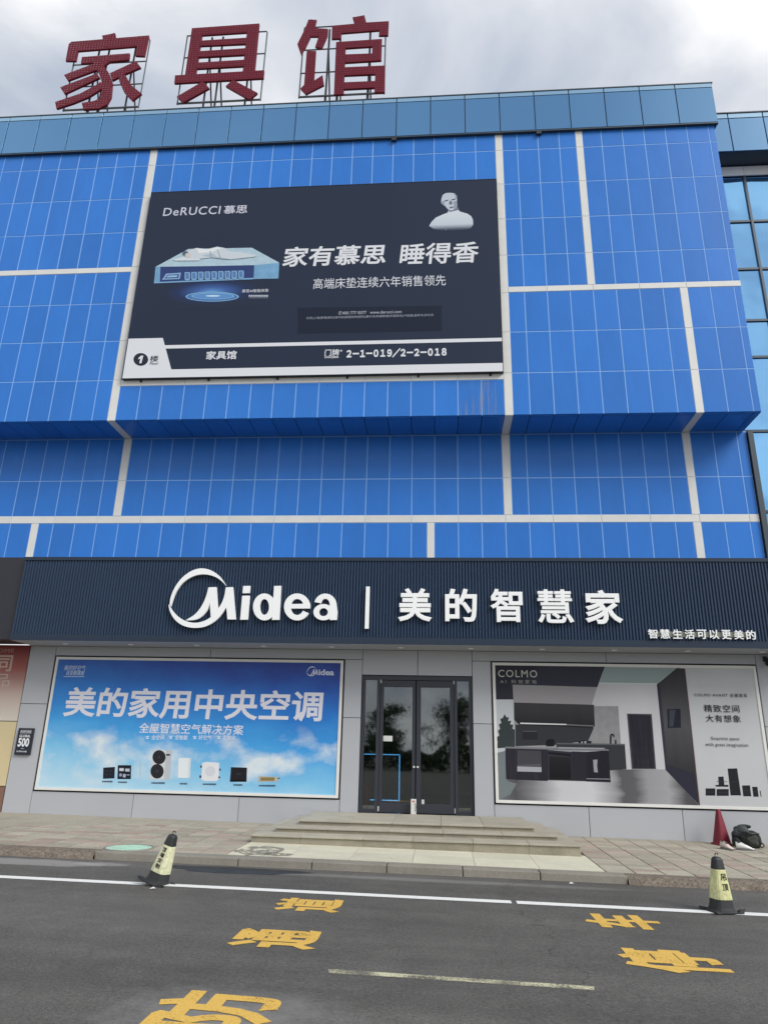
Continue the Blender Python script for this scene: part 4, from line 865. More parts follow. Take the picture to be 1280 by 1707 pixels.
wall_text('lettering', '北京|上海|香港|纽约|洛杉矶|斯图加特|悉尼|墨尔本|阿德莱德|布里斯班|卢森堡|温哥华|多伦多', pbox(fb2, 170, 758, 885, 774, YS2), YS2, ink(150, 156, 170), bb, 0.006)
for u0, u1, v in ((200, 850, 788), (310, 740, 800), (420, 625, 810)):
    g = []; u = u0
    while u < u1: g.append(((96, 103, 118), R4(u, v - 2.6 - (u - u0)*.012, u + 5, v + 2.6 - (u - u0)*.012))); u += 7
    prints('fine_print', fb2, YS, g, bb, step=0.0)
wall_text('lettering', '家具馆', pbox(fb, 308, 573, 403, 600, YS2), YS2, WT, bb, 0.022)
wall_text('lettering', '门牌⁺', pbox(fb, 680, 568, 735, 589, YS2), YS2, WT, bb, 0.014)
wall_text('lettering', 'Doorplate', pbox(fb, 680, 588, 723, 598, YS2), YS2, WT, bb, 0.02)
wall_text('lettering', '２－１－０１９／２－２－０１８', pbox(fb, 748, 564, 1062, 594, YS2), YS2, WT, bb, 0.052, spacing=.74)
prints('number_disc', fb, YS - .002, [((44, 50, 62), ellip(103, 600, 23, 20))], bb)
prints('number_one', fb, YS2 - .001, [(wt, [(95, 596), (104, 588), (111, 588), (105, 612), (98, 612), (102, 597), (96, 600)])], bb)
wall_text('lettering', '楼', pbox(fb, 132, 588, 158, 607, YS2), YS2, ink(50, 56, 66), bb, 0.012)
wall_text('lettering', 'Floor', pbox(fb, 131, 608, 159, 617, YS2), YS2, ink(50, 56, 66), bb, 0.006, 0.15)
# portrait of a generic elderly man in a white high-collared shirt
def shirt():
    m, N, L, b = newmat('portrait_shirt'); tc = N.new('ShaderNodeTexCoord'); sp = N.new('ShaderNodeSeparateXYZ'); L.new(tc.outputs['Generated'], sp.inputs[0])
    r = ramp(N, [(0.0, S(44, 53, 72)), (0.05, S(84, 94, 112)), (0.17, S(196, 206, 216)), (0.5, S(212, 219, 226))]); L.new(sp.outputs[2], r.inputs[0]); L.new(r.outputs[0], b.inputs['Base Color']); b.inputs['Roughness'].default_value = .55; b.inputs['Specular IOR Level'].default_value = .12; return m
shade = shirt()
prints('portrait', fb4, YS, [(shade, [(215, 650), (250, 590), (310, 530), (400, 490), (478, 460), (490, 425), (630, 420), (655, 445), (760, 475), (815, 512), (838, 560), (842, 630), (800, 688), (700, 710), (560, 718), (400, 713), (280, 692)]),
 ((120, 130, 146), [(478, 405), (630, 385), (636, 420), (560, 440), (500, 452)]), ((190, 200, 212), [(390, 260), (408, 208), (450, 182), (520, 176), (580, 186), (610, 222), (612, 300), (618, 365), (600, 402), (550, 426), (510, 428), (470, 400), (432, 362), (398, 340), (384, 312)]),
 ((150, 160, 174), [(560, 190), (585, 190), (608, 222), (610, 262), (590, 255), (585, 215)]), ((58, 66, 82), [(428, 292), (484, 274), (488, 287), (434, 304)]), ((58, 66, 82), [(532, 272), (590, 258), (592, 272), (536, 284)]), ((150, 160, 174), [(392, 300), (420, 290), (440, 350), (470, 398), (430, 362), (398, 340)]), ((150, 160, 174), [(560, 300), (612, 290), (618, 365), (600, 402), (560, 424), (575, 380)]), ((104, 114, 130), [(498, 332), (512, 290), (526, 288), (546, 322), (540, 338), (510, 342)]), ((70, 78, 94), [(504, 384), (568, 372), (568, 382), (508, 396)]), ((150, 158, 170), [(452, 652), (458, 652), (456, 712), (450, 712)])], bb)
# printed mattress with a sleeper and a light ring under it
def glow():
    m, N, L, b = newmat('printed_glow'); tc = N.new('ShaderNodeTexCoord'); mp = N.new('ShaderNodeMapping'); mp.inputs['Location'].default_value = (-1, 0, -1.2); mp.inputs['Scale'].default_value = (2, 0, 2); L.new(tc.outputs['Generated'], mp.inputs[0])
    ln = N.new('ShaderNodeVectorMath'); ln.operation = 'LENGTH'; L.new(mp.outputs[0], ln.inputs[0])
    r = ramp(N, [(0.0, S(98, 150, 206)), (0.3, S(66, 98, 158)), (0.65, S(44, 58, 94)), (0.92, S(44, 53, 72))]); L.new(ln.outputs['Value'], r.inputs[0]); L.new(r.outputs[0], b.inputs['Base Color']); b.inputs['Roughness'].default_value = .55; b.inputs['Specular IOR Level'].default_value = .12; return m
prints('printed_glow', fb3, YS, [(glow(), [(150, 735), (960, 715), (962, 945), (152, 965)])], bb)
RG = (150, 200, 226); G2 = (80, 122, 180)
prints('printed_light_ring', fb3, YS - .001, [(RG, ellip(560, 857, 218, 40)), (G2, ellip(560, 857, 210, 36)), (RG, ellip(565, 852, 175, 26)), ((96, 144, 200), ellip(565, 852, 168, 23)), ((190, 222, 236), ellip(565, 851, 60, 7))], bb)
matt = P('printed_quilt', S(172, 198, 212), .5, noise=(9, .10)); side = P('printed_mattress_side', S(112, 162, 200), .5, noise=(6, .14))
bed = [(matt, [(95, 612), (365, 465), (885, 455), (1110, 578), (905, 600), (500, 606)]), (side, [(905, 598), (1110, 578), (1103, 708), (900, 712)]), ((54, 70, 118), [(95, 614), (905, 598), (900, 712), (82, 746)]), (side, [(95, 612), (135, 612), (130, 743), (82, 746)]), ((126, 170, 208), [(82, 738), (900, 702), (900, 714), (82, 748)]),
 ((140, 176, 214), [(148, 718), (182, 668), (304, 660), (292, 712)]), ((60, 82, 132), [(168, 708), (192, 678), (290, 672), (282, 704)]), ((150, 185, 218), [(180, 700), (198, 684), (276, 680), (270, 696)])]
for k in range(9):
    u = 334 + k*55; v = 656 - k*1.6; bed.append(((136, 176, 212), [(u, v), (u + 42, v - 1), (u + 46, v + 14), (u + 44, v + 58), (u + 36, v + 66), (u + 8, v + 67), (u, v + 58)])); bed.append(((90, 128, 180), [(u + 7, v + 6), (u + 34, v + 5), (u + 36, v + 54), (u + 9, v + 56)]))
bed += [((212, 220, 226), [(235, 552), (330, 530), (462, 546), (456, 560), (262, 562)]), ((202, 212, 218), [(352, 482), (430, 456), (520, 466), (600, 446), (660, 456), (705, 486), (800, 492), (925, 516), (905, 530), (700, 552), (560, 534), (460, 546), (360, 540)]), ((176, 190, 200), [(470, 520), (560, 500), (600, 530), (700, 545), (700, 552), (560, 536)]), ((228, 232, 234), [(430, 462), (520, 470), (600, 452), (640, 458), (560, 490), (450, 500)]), ((92, 104, 124), ellip(340, 500, 24, 18, 14)), ((206, 200, 198), ellip(362, 518, 26, 20, 14)), ((150, 165, 180), [(600, 470), (606, 470), (630, 540), (622, 540)]), ((150, 165, 180), [(540, 480), (546, 480), (552, 530), (545, 530)])]
prints('printed_mattress', fb3, YS - .003, bed, bb, step=.0004)
wall_text('lettering', '慕思AI智能床垫', pbox(fb3, 805, 795, 1022, 822, YS2), YS2 - .002, ink(206, 210, 220), bb, 0.008)
g = []; u = 860
while u < 1015: g.append(((190, 198, 212), R4(u, 843, u + 13, 858))); u += 18
g.append(((190, 198, 212), R4(860, 866, 1016, 868)))
prints('printed_caption', fb3, YS - .003, g, bb, step=0)
for k in range(6):
    xx = BX0 + 0.4 + k*1.6; MB().box(xx, xx + .05, YU - .03, YU - .008, BZ0 - .05, BZ0 - .001).build('bracket', M['steel_dark'], bb)

# ================================================================== ROOF CHARACTERS
YR = 14.62
fj = crop(80, 40, 7.111); fq = crop(280, 25, 7.111); fg = crop(480, 10, 6.737)
JIA = [[(640, 130), (795, 100), (805, 160), (1197, 128), (1145, 375), (1035, 370), (1055, 258), (355, 315), (330, 432), (208, 430), (245, 232), (275, 205), (650, 172)],
 [(402, 385), (968, 340), (960, 415), (735, 440), (560, 455), (390, 462)], [(190, 598), (540, 465), (560, 445), (740, 438), (665, 490), (585, 535), (235, 665)], [(145, 745), (580, 580), (615, 630), (195, 825)],
 [(85, 920), (380, 820), (560, 725), (625, 680), (650, 755), (480, 862), (300, 935), (100, 1000)],
 [(540, 470), (655, 482), (725, 580), (765, 690), (750, 860), (700, 950), (600, 1000), (420, 1010), (400, 930), (540, 910), (610, 880), (640, 780), (635, 670), (600, 570), (555, 510)],
 [(735, 580), (1045, 435), (1100, 510), (910, 590), (760, 665)], [(835, 620), (915, 596), (985, 720), (1110, 820), (1000, 905), (900, 800), (850, 690)]]
JU = [[(283, 150), (420, 141), (330, 705), (200, 712)], [(945, 104), (1083, 94), (1030, 655), (885, 665)], [(283, 150), (1083, 94), (1076, 190), (272, 242)], [(385, 298), (945, 262), (935, 335), (372, 360)], [(365, 425), (925, 388), (915, 465), (355, 495)], [(345, 560), (910, 525), (900, 600), (335, 632)], [(85, 712), (1140, 650), (1132, 745), (75, 805)], [(105, 965), (410, 785), (490, 862), (180, 1035)], [(770, 765), (1060, 920), (965, 1000), (685, 840)]]
GUAN = [[(230, 145), (322, 148), (298, 240), (450, 250), (445, 320), (380, 470), (305, 450), (345, 335), (255, 335), (195, 460), (145, 535), (105, 420), (185, 260)], [(210, 500), (315, 497), (293, 832), (388, 770), (405, 880), (200, 985), (140, 920), (180, 880)],
 [(495, 215), (745, 193), (725, 122), (858, 97), (880, 180), (1132, 165), (1125, 322), (1020, 325), (1025, 265), (600, 298), (595, 358), (490, 362)],
 [(540, 400), (650, 393), (625, 985), (515, 992)], [(540, 400), (1055, 365), (1052, 440), (540, 475)], [(945, 440), (1053, 430), (1048, 605), (945, 612)], [(640, 540), (1050, 525), (1048, 605), (640, 630)], [(632, 685), (1090, 665), (1088, 755), (628, 775)], [(980, 755), (1090, 745), (1087, 965), (970, 968)], [(632, 855), (980, 840), (976, 912), (628, 930)]]
def inpoly(x, z, pl):
    c = False; j = len(pl) - 1
    for i in range(len(pl)):
        if (pl[i][1] > z) != (pl[j][1] > z) and x < (pl[j][0]-pl[i][0])*(z-pl[i][1])/(pl[j][1]-pl[i][1]) + pl[i][0]: c = not c
        j = i
    return c
def roof_char(f, strokes, fr, label):
    pls = [[(p.x, p.z) for p in (pt(*f(u, v), YR) for u, v in s)] for s in strokes]
    xs = [p[0] for s in pls for p in s]; zs = [p[1] for s in pls for p in s]; x0, x1, z0, z1 = min(xs), max(xs), min(zs), max(zs)
    base = 15.9 + E0
    r = empty('roof_sign_character', ((x0+x1)/2, YR, base)); tag(r, label, 'sign', 'lit characters on the roof')
    for i, s in enumerate(pls): MB().prism(s, YR - .0015*i, YR + .055).build('stroke', M['maroon'], r)
    b = MB(); sp = 0.082; z = z0 + sp*.5
    while z < z1:
        x = x0 + sp*.5
        while x < x1:
            if any(inpoly(x, z, s) for s in pls) and all(any(inpoly(x+ex, z+ez, s) for s in pls) for ex, ez in ((.02, 0), (-.02, 0), (0, .02), (0, -.02))):
                n = len(b.v); r_ = .0135; yb = YR - .017
                b.v += [(x-r_, yb, z-r_), (x+r_, yb, z-r_), (x+r_, yb, z+r_), (x-r_, yb, z+r_), (x, yb - .018, z)]; b.f += [(n, n+1, n+4), (n+1, n+2, n+4), (n+2, n+3, n+4), (n+3, n, n+4)]
            x += sp
        z += sp
    from_data('bulbs', b.v, b.f, M['bulb'], r)['kind'] = 'stuff'
    fx0, fx1, fz0, fz1 = fr; t = .022; yf = YR + .085; nv, nh = 5, 4
    b = MB()
    for k in range(nh): zz = fz0 + (fz1-fz0)*k/(nh-1); b.tube([(fx0, yf, zz), (fx1, yf, zz)], .03 if k == 0 else .02, 6)
    for k in (0, nv-1): xx = fx0 + (fx1-fx0)*k/(nv-1); b.tube([(xx, yf + .03, fz0), (xx, yf + .03, fz1)], .022, 6)
    b.build('frame', M['steel'], r)
    for k in range(1, nv-1):
        xx = fx0 + (fx1-fx0)*(k + (0.25 if k % 2 else -0.2))/(nv-1)
        MB().tube([(xx, yf + .06, base), (xx, yf + .06, fz1 - .05)], .03, 6).build('post', M['steel_dark'], r)
        MB().tube([(xx + .03, yf + 1.3, base), (xx, yf + .09, fz0 + (fz1-fz0)*(.55 + .12*(k % 2)))], .024, 6).build('back_stay', M['steel_dark'], r)
        MB().tube([(xx - .2, yf + .75, base), (xx - .02, yf + .09, fz0 + .35)], .02, 6).build('back_stay', M['steel_dark'], r)
def frm(f, a, c):
    p, q = pt(*f(*a), YR), pt(*f(*c), YR); return p, q
p1, p2 = frm(fj, (140, 985), (1150, 150)); roof_char(fj, JIA, (pt(*fj(165, 960), YR).x, pt(*fj(1120, 560), YR).x, pt(*fj(600, 968), YR).z, pt(*fj(700, 172), YR).z), 'leftmost maroon bulb-covered roof character 家 on steel frame')
roof_char(fq, JU, (pt(*fq(155, 600), YR).x, pt(*fq(1125, 560), YR).x, pt(*fq(600, 990), YR).z, pt(*fq(700, 182), YR).z), 'middle maroon bulb-covered roof character 具 on steel frame')
roof_char(fg, GUAN, (pt(*fg(145, 600), YR).x, pt(*fg(1085, 560), YR).x, pt(*fg(600, 965), YR).z, pt(*fg(640, 182), YR).z), 'rightmost maroon bulb-covered roof character 馆 on steel frame')

# ================================================================== GLASS BUILDING ON THE RIGHT
YG = 15.5
gb = empty('glass_building', (10, YG, 0)); tag(gb, 'blue glass curtain wall building joined to the right end of the store', 'building')
tz = [-0.4, 2.0 + E0, 3.6 + E0, 5.22 + E0, 7.19 + E0, 9.14 + E0, 10.16 + E0, 11.66 + E0, 13.12 + E0, 14.57 + E0]
mxs = [6.90, 8.04, 9.18, 10.32, 11.46, 12.6]
MB().box(6.9, 13, YG + .3, 24, -0.4, 15 + E0).build('core_wall', M['dark_gap'], gb)
for i in range(len(mxs)-1):
    for j in range(len(tz)-1):
        panel('pane', mxs[i], mxs[i+1], YG, tz[j], tz[j+1], M['curtain'], gb, gap=.02, th=.02)
for xx in mxs: MB().box(xx - .028, xx + .028, YG - .05, YG + .02, -0.4, 14.57 + E0).build('mullion', M['mullion'], gb)
for zz in tz[1:-1]:
    for i in range(len(mxs)-1): MB().box(mxs[i] + .029, mxs[i+1] - .029, YG - .035, YG + .02, zz - .03, zz + .03).build('transom', M['mullion'], gb)
for i in range(len(mxs)-1): panel('white_band_panel', mxs[i], mxs[i+1], YG - .06, 14.57 + E0, 14.87 + E0, M['white_panel'], gb, gap=.004)
MB().box(6.875, 6.985, YL - .06, YG - .06, 3.3 + E0, 6.96 + E0).build('corner_post', M['mullion'], gb)
cp2 = MB().box(6.9, 13, 14.98, 15.6, 14.90 + E0, 16.15 + E0).build('coping', M['mullion'], gb)
jx2 = [6.9, 7.625, 8.51, 9.39, 10.27, 11.15, 12.03]
for i in range(len(jx2)-1):
    panel('coping_glass', jx2[i], jx2[i+1], 14.95, 14.90 + E0, 16.0 + E0, M['coping'], cp2, gap=.013); panel('coping_edge_glass', jx2[i], jx2[i+1], 14.95, 16.0 + E0, 16.17 + E0, M['coping_skylit'], cp2, gap=.013)
MB().box(6.9, 13, 14.93, 15.6, 16.17 + E0, 16.2 + E0).build('cap_flashing', M['mullion'], cp2)

# ================================================================== NEIGHBOURING SHOP ON THE LEFT
ns = empty('neighbour_shop', (-11, 15, 0)); tag(ns, 'neighbouring shopfront at the far left edge with plain dark sign and faded red poster', 'shopfront')
MB().box(-15, -8.93, 14.22, 14.98, 2.03 + E0, 3.80 + E0).build('sign_box', P('charcoal_sign', S(40, 40, 48), .45), ns)
MB().box(-15, -8.95, 15.04, 15.2, -0.4, 2.02 + E0).build('wall', M['dark_gap'], ns)
def faded():
    m, N, L, b = newmat('faded_red_print'); tc = N.new('ShaderNodeTexCoord'); sp = N.new('ShaderNodeSeparateXYZ'); L.new(tc.outputs['Generated'], sp.inputs[0])
    r = ramp(N, [(0.0, S(206, 198, 186)), (0.35, S(192, 172, 160)), (0.7, S(160, 84, 74)), (1.0, S(132, 44, 44))]); L.new(sp.outputs[2], r.inputs[0]); L.new(r.outputs[0], b.inputs['Base Color']); b.inputs['Roughness'].default_value = .5; return m
MB().box(-15, -8.955, 15.01, 15.035, 0.42 + E0, 2.01 + E0).build('poster_top', faded(), ns)
MB().box(-15, -8.955, 15.01, 15.035, -0.87 + E0, 0.405 + E0).build('poster_bottom', P('cream_print', S(206, 190, 150), .5, noise=(1, .05)), ns)
MB().box(-15, -8.955, 15.0, 15.035, -0.4, -0.885 + E0).build('base_panel', P('brown_base', S(128, 96, 82), .6, noise=(3, .1)), ns)
fn = crop(0, 1060, 5.5125); YN = 15.008
wall_text('lettering', 'HOME', pbox(fn, -75, 118, 130, 152, YN), YN, ink(190, 150, 140), ns, 0.004, spacing=1.1)
wall_text('lettering', '同', pbox(fn, -45, 178, 112, 328, YN), YN, ink(196, 172, 160), ns, 0.02)
wall_text('lettering', '品', pbox(fn, -60, 350, 92, 470, YN), YN, ink(196, 176, 164), ns, 0.004)

# ================================================================== PLAQUE, SECURITY CAMERA
pq = empty('wall_plaque', (-8.68, 15, 1.35)); tag(pq, 'small black wall plaque reading GLOBAL 500 on the pillar left of the blue poster', 'plaque')
PX0, PX1, PZ0, PZ1 = -8.853, -8.516, -0.256 + E0, 0.278 + E0
o = MB().box(PX0, PX1, 14.95, 14.998, PZ0, PZ1).build('board', P('plaque_black', S(34, 40, 50), .35), pq); bv = o.modifiers.new('bevel', 'BEVEL'); bv.width = .006; bv.segments = 2
YQ2 = 14.947
def pl(a, c, d, e): return (PX0 + (PX1-PX0)*a, PX0 + (PX1-PX0)*c, PZ0 + (PZ1-PZ0)*d, PZ0 + (PZ1-PZ0)*e)
q = pl(.17, .86, .80, .92); MB().box(q[0], q[1], YQ2, YQ2 + .002, q[2], q[2] + .004).box(q[0], q[1], YQ2, YQ2 + .002, q[3] - .004, q[3]).box(q[0], q[0] + .004, YQ2, YQ2 + .002, q[2] + .004, q[3] - .004).box(q[1] - .004, q[1], YQ2, YQ2 + .002, q[2] + .004, q[3] - .004).build('outline', ink(214, 217, 222), pq)
for s, bx, bo in (('FORTUNE', (.20, .83, .825, .90), .008), ('GLOBAL', (.15, .86, .655, .75), .016), ('500', (.12, .84, .30, .63), .034), ('2019', (.38, .56, .22, .25), .004), ('世界500强', (.12, .78, .095, .155), .004)):
    wall_text('lettering', s, pl(*bx), YQ2, ink(226, 228, 232), pq, bo)
sc_ = pt(1276, 1110, 14.9); sc0 = empty('security_camera', (6.62, 15.0, 3.45)); tag(sc0, 'small black security camera on the pillar at the right edge', 'camera')
MB().box(6.50, 6.58, 14.96, 14.997, 3.46, 3.56).build('mount', M['rubber'], sc0)
MB().tube([(6.54, 14.97, 3.50), (6.54, 14.88, 3.50), (6.54, 14.85, 3.45)], .014, 8).build('arm', M['rubber'], sc0)
cb_ = MB().tube([(6.55, 14.95, 3.42), (6.50, 14.74, 3.36)], .042, 14).build('body', M['rubber'], sc0)
MB().tube([(6.4995, 14.738, 3.3595), (6.4985, 14.732, 3.358)], .026, 12).build('lens', ink(18, 18, 22), sc0)

# ================================================================== CONES
def superell(hw, n=24, e=4.0):
    out = []
    for k in range(n):
        w = 2*math.pi*(k + .5)/n; c, s_ = math.cos(w), math.sin(w); r = (abs(c)**e + abs(s_)**e)**(-1/e); out.append((hw*r*c, hw*r*s_))
    return out
def loft(secs, cap=True):
    b = MB(); n = len(superell(1))
    for hw, z in secs:
        for x, y in superell(hw): b.v.append((x, y, z))
    for i in range(len(secs)-1):
        for k in range(n): b.f.append((i*n+k, i*n+(k+1) % n, (i+1)*n+(k+1) % n, (i+1)*n+k))
    b.f.append(tuple(range(n))[::-1]); b.f.append(tuple((len(secs)-1)*n + k for k in range(n)))
    return b
M['sleeve'] = P('worn_yellow_sleeve', S(204, 204, 150), .55, noise=(30, .22), noise2=(7, .16))
M['sleeve_white'] = P('worn_pale_sleeve', S(212, 212, 176), .55, noise=(30, .22), noise2=(7, .16))
def hwz(z): return 0.112 + (0.046 - 0.112)*(z - .03)/(.545 - .03)
def parking_cone(x, y, lean, yaw, chars, cz, label, sl, tx=0.0):
    rot = Matrix.Rotation(lean, 3, 'Y') @ Matrix.Rotation(yaw, 3, 'Z')
    r = empty('traffic_cone', (x, y, gz(x) + (.012 if abs(lean) > .05 else .006)), rot); tag(r, label, 'cone', 'black and yellow parking cones on the white line')
    loft([(hwz(.02), .02), (hwz(.15), .15)]).build('lower_body', M['rubber'], r, local=True)
    loft([(hwz(.13) + .003, .13), (hwz(.15) + .004, .15), (hwz(.42) + .003, .42), (hwz(.43) + .001, .43)]).build('sleeve', sl, r, local=True)
    loft([(hwz(.425), .425), (hwz(.44) + .004, .44), (hwz(.53) + .002, .53), (hwz(.545) - .008, .55), (.02, .556)]).build('cap', M['rubber'], r, local=True)
    MB().tube([(-.018, 0, .55), (-.02, 0, .575), (-.008, 0, .592), (.012, 0, .59), (.02, 0, .575)], .006, 6).build('hook', M['rubber'], r, local=True)
    b = loft([(.150, 0.0), (.152, .012), (.118, .030), (.113, .05)]); b.build('base', M['rubber'], r, local=True)
    for sx_ in (-1, 1):
        for sy_ in (-1, 1):
            bb_ = MB(); cx, cy = sx_*.13, sy_*.12
            bb_.hexa([(cx-.035, cy-.03, 0.002), (cx+.035, cy-.03, 0.002), (cx+.035, cy+.03, 0.002), (cx-.035, cy+.03, 0.002), (cx-.03+sx_*.03, cy-.026, .03+.022*(sx_ > 0)), (cx+.03+sx_*.03, cy-.026, .026+.026*(sx_ > 0)), (cx+.03+sx_*.03, cy+.026, .03), (cx-.03+sx_*.03, cy+.026, .03)])
            bb_.build('foot', M['rubber'], r, local=True)
    for ch, (z0, z1, w) in zip(chars, cz):
        g, fs = glyphs(ch, .022); vs = []
        for a, b_, c in g:
            z = z0 + b_*(z1 - z0); vs.append((tx + (a - .5)*w, -(hwz(z) + .0052) - .0008*c, z))
        from_data('lettering', vs, fs, ink(52, 52, 46), r, local=True)
parking_cone(-3.36, 9.13, math.radians(15), math.radians(-18), '顶墙定制', [(.355, .405, .055), (.295, .345, .06), (.235, .285, .062), (.175, .225, .066)], 'leaning black and yellow parking cone left of the steps', M['sleeve_white'])
parking_cone(3.13, 9.16, math.radians(1.0), math.radians(17), '吊顶', [(.32, .39, .070), (.22, .29, .076)], 'upright black and yellow parking cone in front of the right pavement', M['sleeve'], 0.008)
rc = empty('traffic_cone', (5.15, 14.66, pz(5.15, 14.66)), Matrix.Rotation(.35, 3, 'Z')); tag(rc, 'plain dark red traffic cone against the wall under the grey poster', 'cone')
M['red_cone'] = P('dark_red_plastic', S(118, 20, 42), .55, noise=(3, .08))
loft([(.165, 0.0), (.165, .022), (.155, .03)]).build('base', M['red_cone'], rc, local=True)
loft([(.135, .028), (.13, .045), (.036, .575), (.030, .60), (.018, .605)]).build('body', M['red_cone'], rc, local=True)

# ================================================================== BACKPACK, SHOES
def lump(name, c, r, mat, parent, sd, amp=.16, sub=3, squash=1.0):
    bm = bmesh.new(); bmesh.ops.create_icosphere(bm, subdivisions=sub, radius=1.0); rg = random.Random(sd)
    dirs = [(Vector((rg.gauss(0, 1), rg.gauss(0, 1), rg.gauss(0, 1))).normalized(), rg.uniform(2, 6), rg.uniform(0, 6)) for _ in range(9)]
    for v in bm.verts:
        n = v.co.normalized(); d = sum(math.sin(n.dot(q)*k + ph) for q, k, ph in dirs)/4; e = abs(math.sin(n.dot(dirs[0][0])*7 + n.dot(dirs[1][0])*4))
        p = n*(1 + amp*d - amp*.5*e); v.co = (c[0] + p.x*r[0], c[1] + p.y*r[1], max(c[2] + p.z*r[2], 0.002))
    me = bpy.data.meshes.new(name); bm.to_mesh(me); bm.free(); me.polygons.foreach_set('use_smooth', [True]*len(me.polygons))
    return mesh_obj(name, me, mat, parent, local=True)
M['canvas'] = P('olive_black_canvas', S(34, 36, 35), .85, noise=(12, .25), bump=(25, .5, .02)); M['canvas2'] = P('olive_canvas', S(50, 54, 47), .85, noise=(12, .2), bump=(25, .5, .02)); M['canvas3'] = P('slate_canvas', S(66, 72, 74), .85, noise=(12, .2), bump=(25, .5, .02))
px_, py_ = 5.47, 14.38
bp_ = empty('backpack', (px_, py_, pz(px_, py_))); tag(bp_, 'slumped dark olive backpack on the pavement beside the red cone', 'backpack')
lump('bag_body', (0.02, 0.02, .15), (.22, .17, .19), M['canvas'], bp_, 1, .22, 4)
lump('front_pocket', (.06, -.12, .12), (.12, .07, .11), M['canvas2'], bp_, 2, .18, 4)
lump('top_flap', (-.06, .0, .27), (.15, .14, .09), M['canvas3'], bp_, 3, .24, 4)
lump('side_pocket', (-.17, -.03, .09), (.08, .09, .09), M['canvas'], bp_, 4, .15)
lump('side_pocket', (.19, .0, .13), (.08, .11, .13), M['canvas'], bp_, 5, .15)
MB().tube([(-.08, -.10, .31), (-.02, -.15, .27), (.05, -.17, .24), (.12, -.15, .25), (.2, -.10, .24)], .016, 8).build('strap', M['rubber'], bp_, local=True, smooth=True)
MB().tube([(.13, -.14, .05), (.2, -.19, .03), (.25, -.15, .05), (.26, -.08, .08), (.22, -.04, .1)], .012, 8).build('strap', M['rubber'], bp_, local=True, smooth=True)
lump('crumpled_jacket', (.02, .03, .34), (.11, .10, .045), M['canvas'], bp_, 8, .3)
def shoe(x, y, yaw, label, tint):
    r = empty('shoe', (x, y, pz(x, y) + .003), Matrix.Rotation(yaw, 3, 'Z')); tag(r, label, 'shoe', 'pair of pale trainers')
    L_ = .29; b = MB(); S_ = 12; n = 14
    def prof(t):    # t 0 heel .. 1 toe
        w = .036 + .014*math.sin(math.pi*min(1, t*1.05)) - .022*max(0, t - .85)/.15 - .008*max(0, .12 - t)/.12
        h = .128 - .01*t if t < .34 else max(.036, .122 - .145*(t - .34)); return w, h
    for i in range(n):
        t = i/(n-1); w, h = prof(t); xx = (t - .45)*L_
        for k in range(S_):
            a = 2*math.pi*k/S_; zz = .018 + (h - .018)*(.5 + .5*math.sin(a)); ww = w*math.cos(a)*(1 - .35*max(0, math.sin(a))); b.v.append((xx, ww, zz))
    for i in range(n-1):
        for k in range(S_): b.f.append((i*S_+k, i*S_+(k+1) % S_, (i+1)*S_+(k+1) % S_, (i+1)*S_+k))
    b.f.append(tuple(range(S_))[::-1]); b.f.append(tuple((n-1)*S_+k for k in range(S_)))
    b.build('upper', tint, r, local=True, smooth=True)
    s = MB(); pts = [((i/(n-1) - .45)*L_, prof(i/(n-1))[0] + .004) for i in range(n)]; ol = [(x_, w_) for x_, w_ in pts] + [(x_, -w_) for x_, w_ in reversed(pts)]; m = len(ol)
    s.v = [(a, c, 0) for a, c in ol] + [(a, c, .024) for a, c in ol]; s.f = [tuple(range(m))[::-1], tuple(range(m, 2*m))] + [(k, (k+1) % m, m + (k+1) % m, m + k) for k in range(m)]
    s.build('sole', P('shoe_sole', S(120, 120, 118), .7), r, local=True)
    MB().lathe([(.034, -.004), (.032, .006), (.001, .004)], 14).build('opening', M['rubber'], r, Matrix.Translation((-.078, 0, .124)), local=True)
    for k in range(3): MB().box(-.02 + k*.022, -.012 + k*.022, -.03, .03, .112 - k*.010, .119 - k*.010).build('lace', M['rubber'], r, local=True)
shoe(5.28, 13.98, math.radians(-24), 'white trainer lying in front of the backpack', P('white_shoe', S(226, 226, 224), .6, noise=(9, .06)))
shoe(4.98, 13.98, math.radians(-70), 'pinkish white trainer in front of the red cone', P('pinkish_shoe', S(214, 196, 190), .6, noise=(9, .1)))

# ================================================================== THINGS AT THE DOOR
ex = empty('fire_extinguisher', (-1.49, 15.35, 0.43)); tag(ex, 'red fire extinguisher standing behind the left side pane', 'extinguisher')
MB().lathe([(.001, 0), (.07, .0), (.075, .015), (.075, .42), (.06, .47), (.03, .50), (.025, .53), (.001, .53)], 16, (-1.49, 15.35, .43)).build('cylinder', P('extinguisher_red', S(170, 32, 34), .35), ex, smooth=True)
MB().box(-1.52, -1.40, 15.33, 15.37, .97, 1.0).build('handle', M['rubber'], ex)
MB().tube([(-1.49, 15.33, .96), (-1.56, 15.31, .9), (-1.565, 15.3, .7), (-1.56, 15.3, .55)], .012, 6).build('hose', M['rubber'], ex)
ds = empty('door_stop_box', (-.51, 15.0, .43)); tag(ds, 'small white upright box standing on the landing between the doors', 'box')
b0 = pbox(f560, 570, 1246, 611, 1362, 14.98)
o = MB().box(b0[0], b0[1], 14.95, 15.02, .426, b0[3]).build('box', P('white_box', S(212, 212, 208), .5, noise=(6, .05)), ds); bv = o.modifiers.new('bevel', 'BEVEL'); bv.width = .004
MB().box(b0[0] + .03, b0[1] - .03, 14.947, 14.949, b0[3] - .05, b0[3] - .03).build('red_mark', ink(190, 60, 60), ds)
MB().tube([(b0[1] - .02, 14.945, .48), (b0[1] - .005, 14.94, .56), (b0[1] - .02, 14.945, .63)], .005, 6).build('cord_loop', M['rubber'], ds)

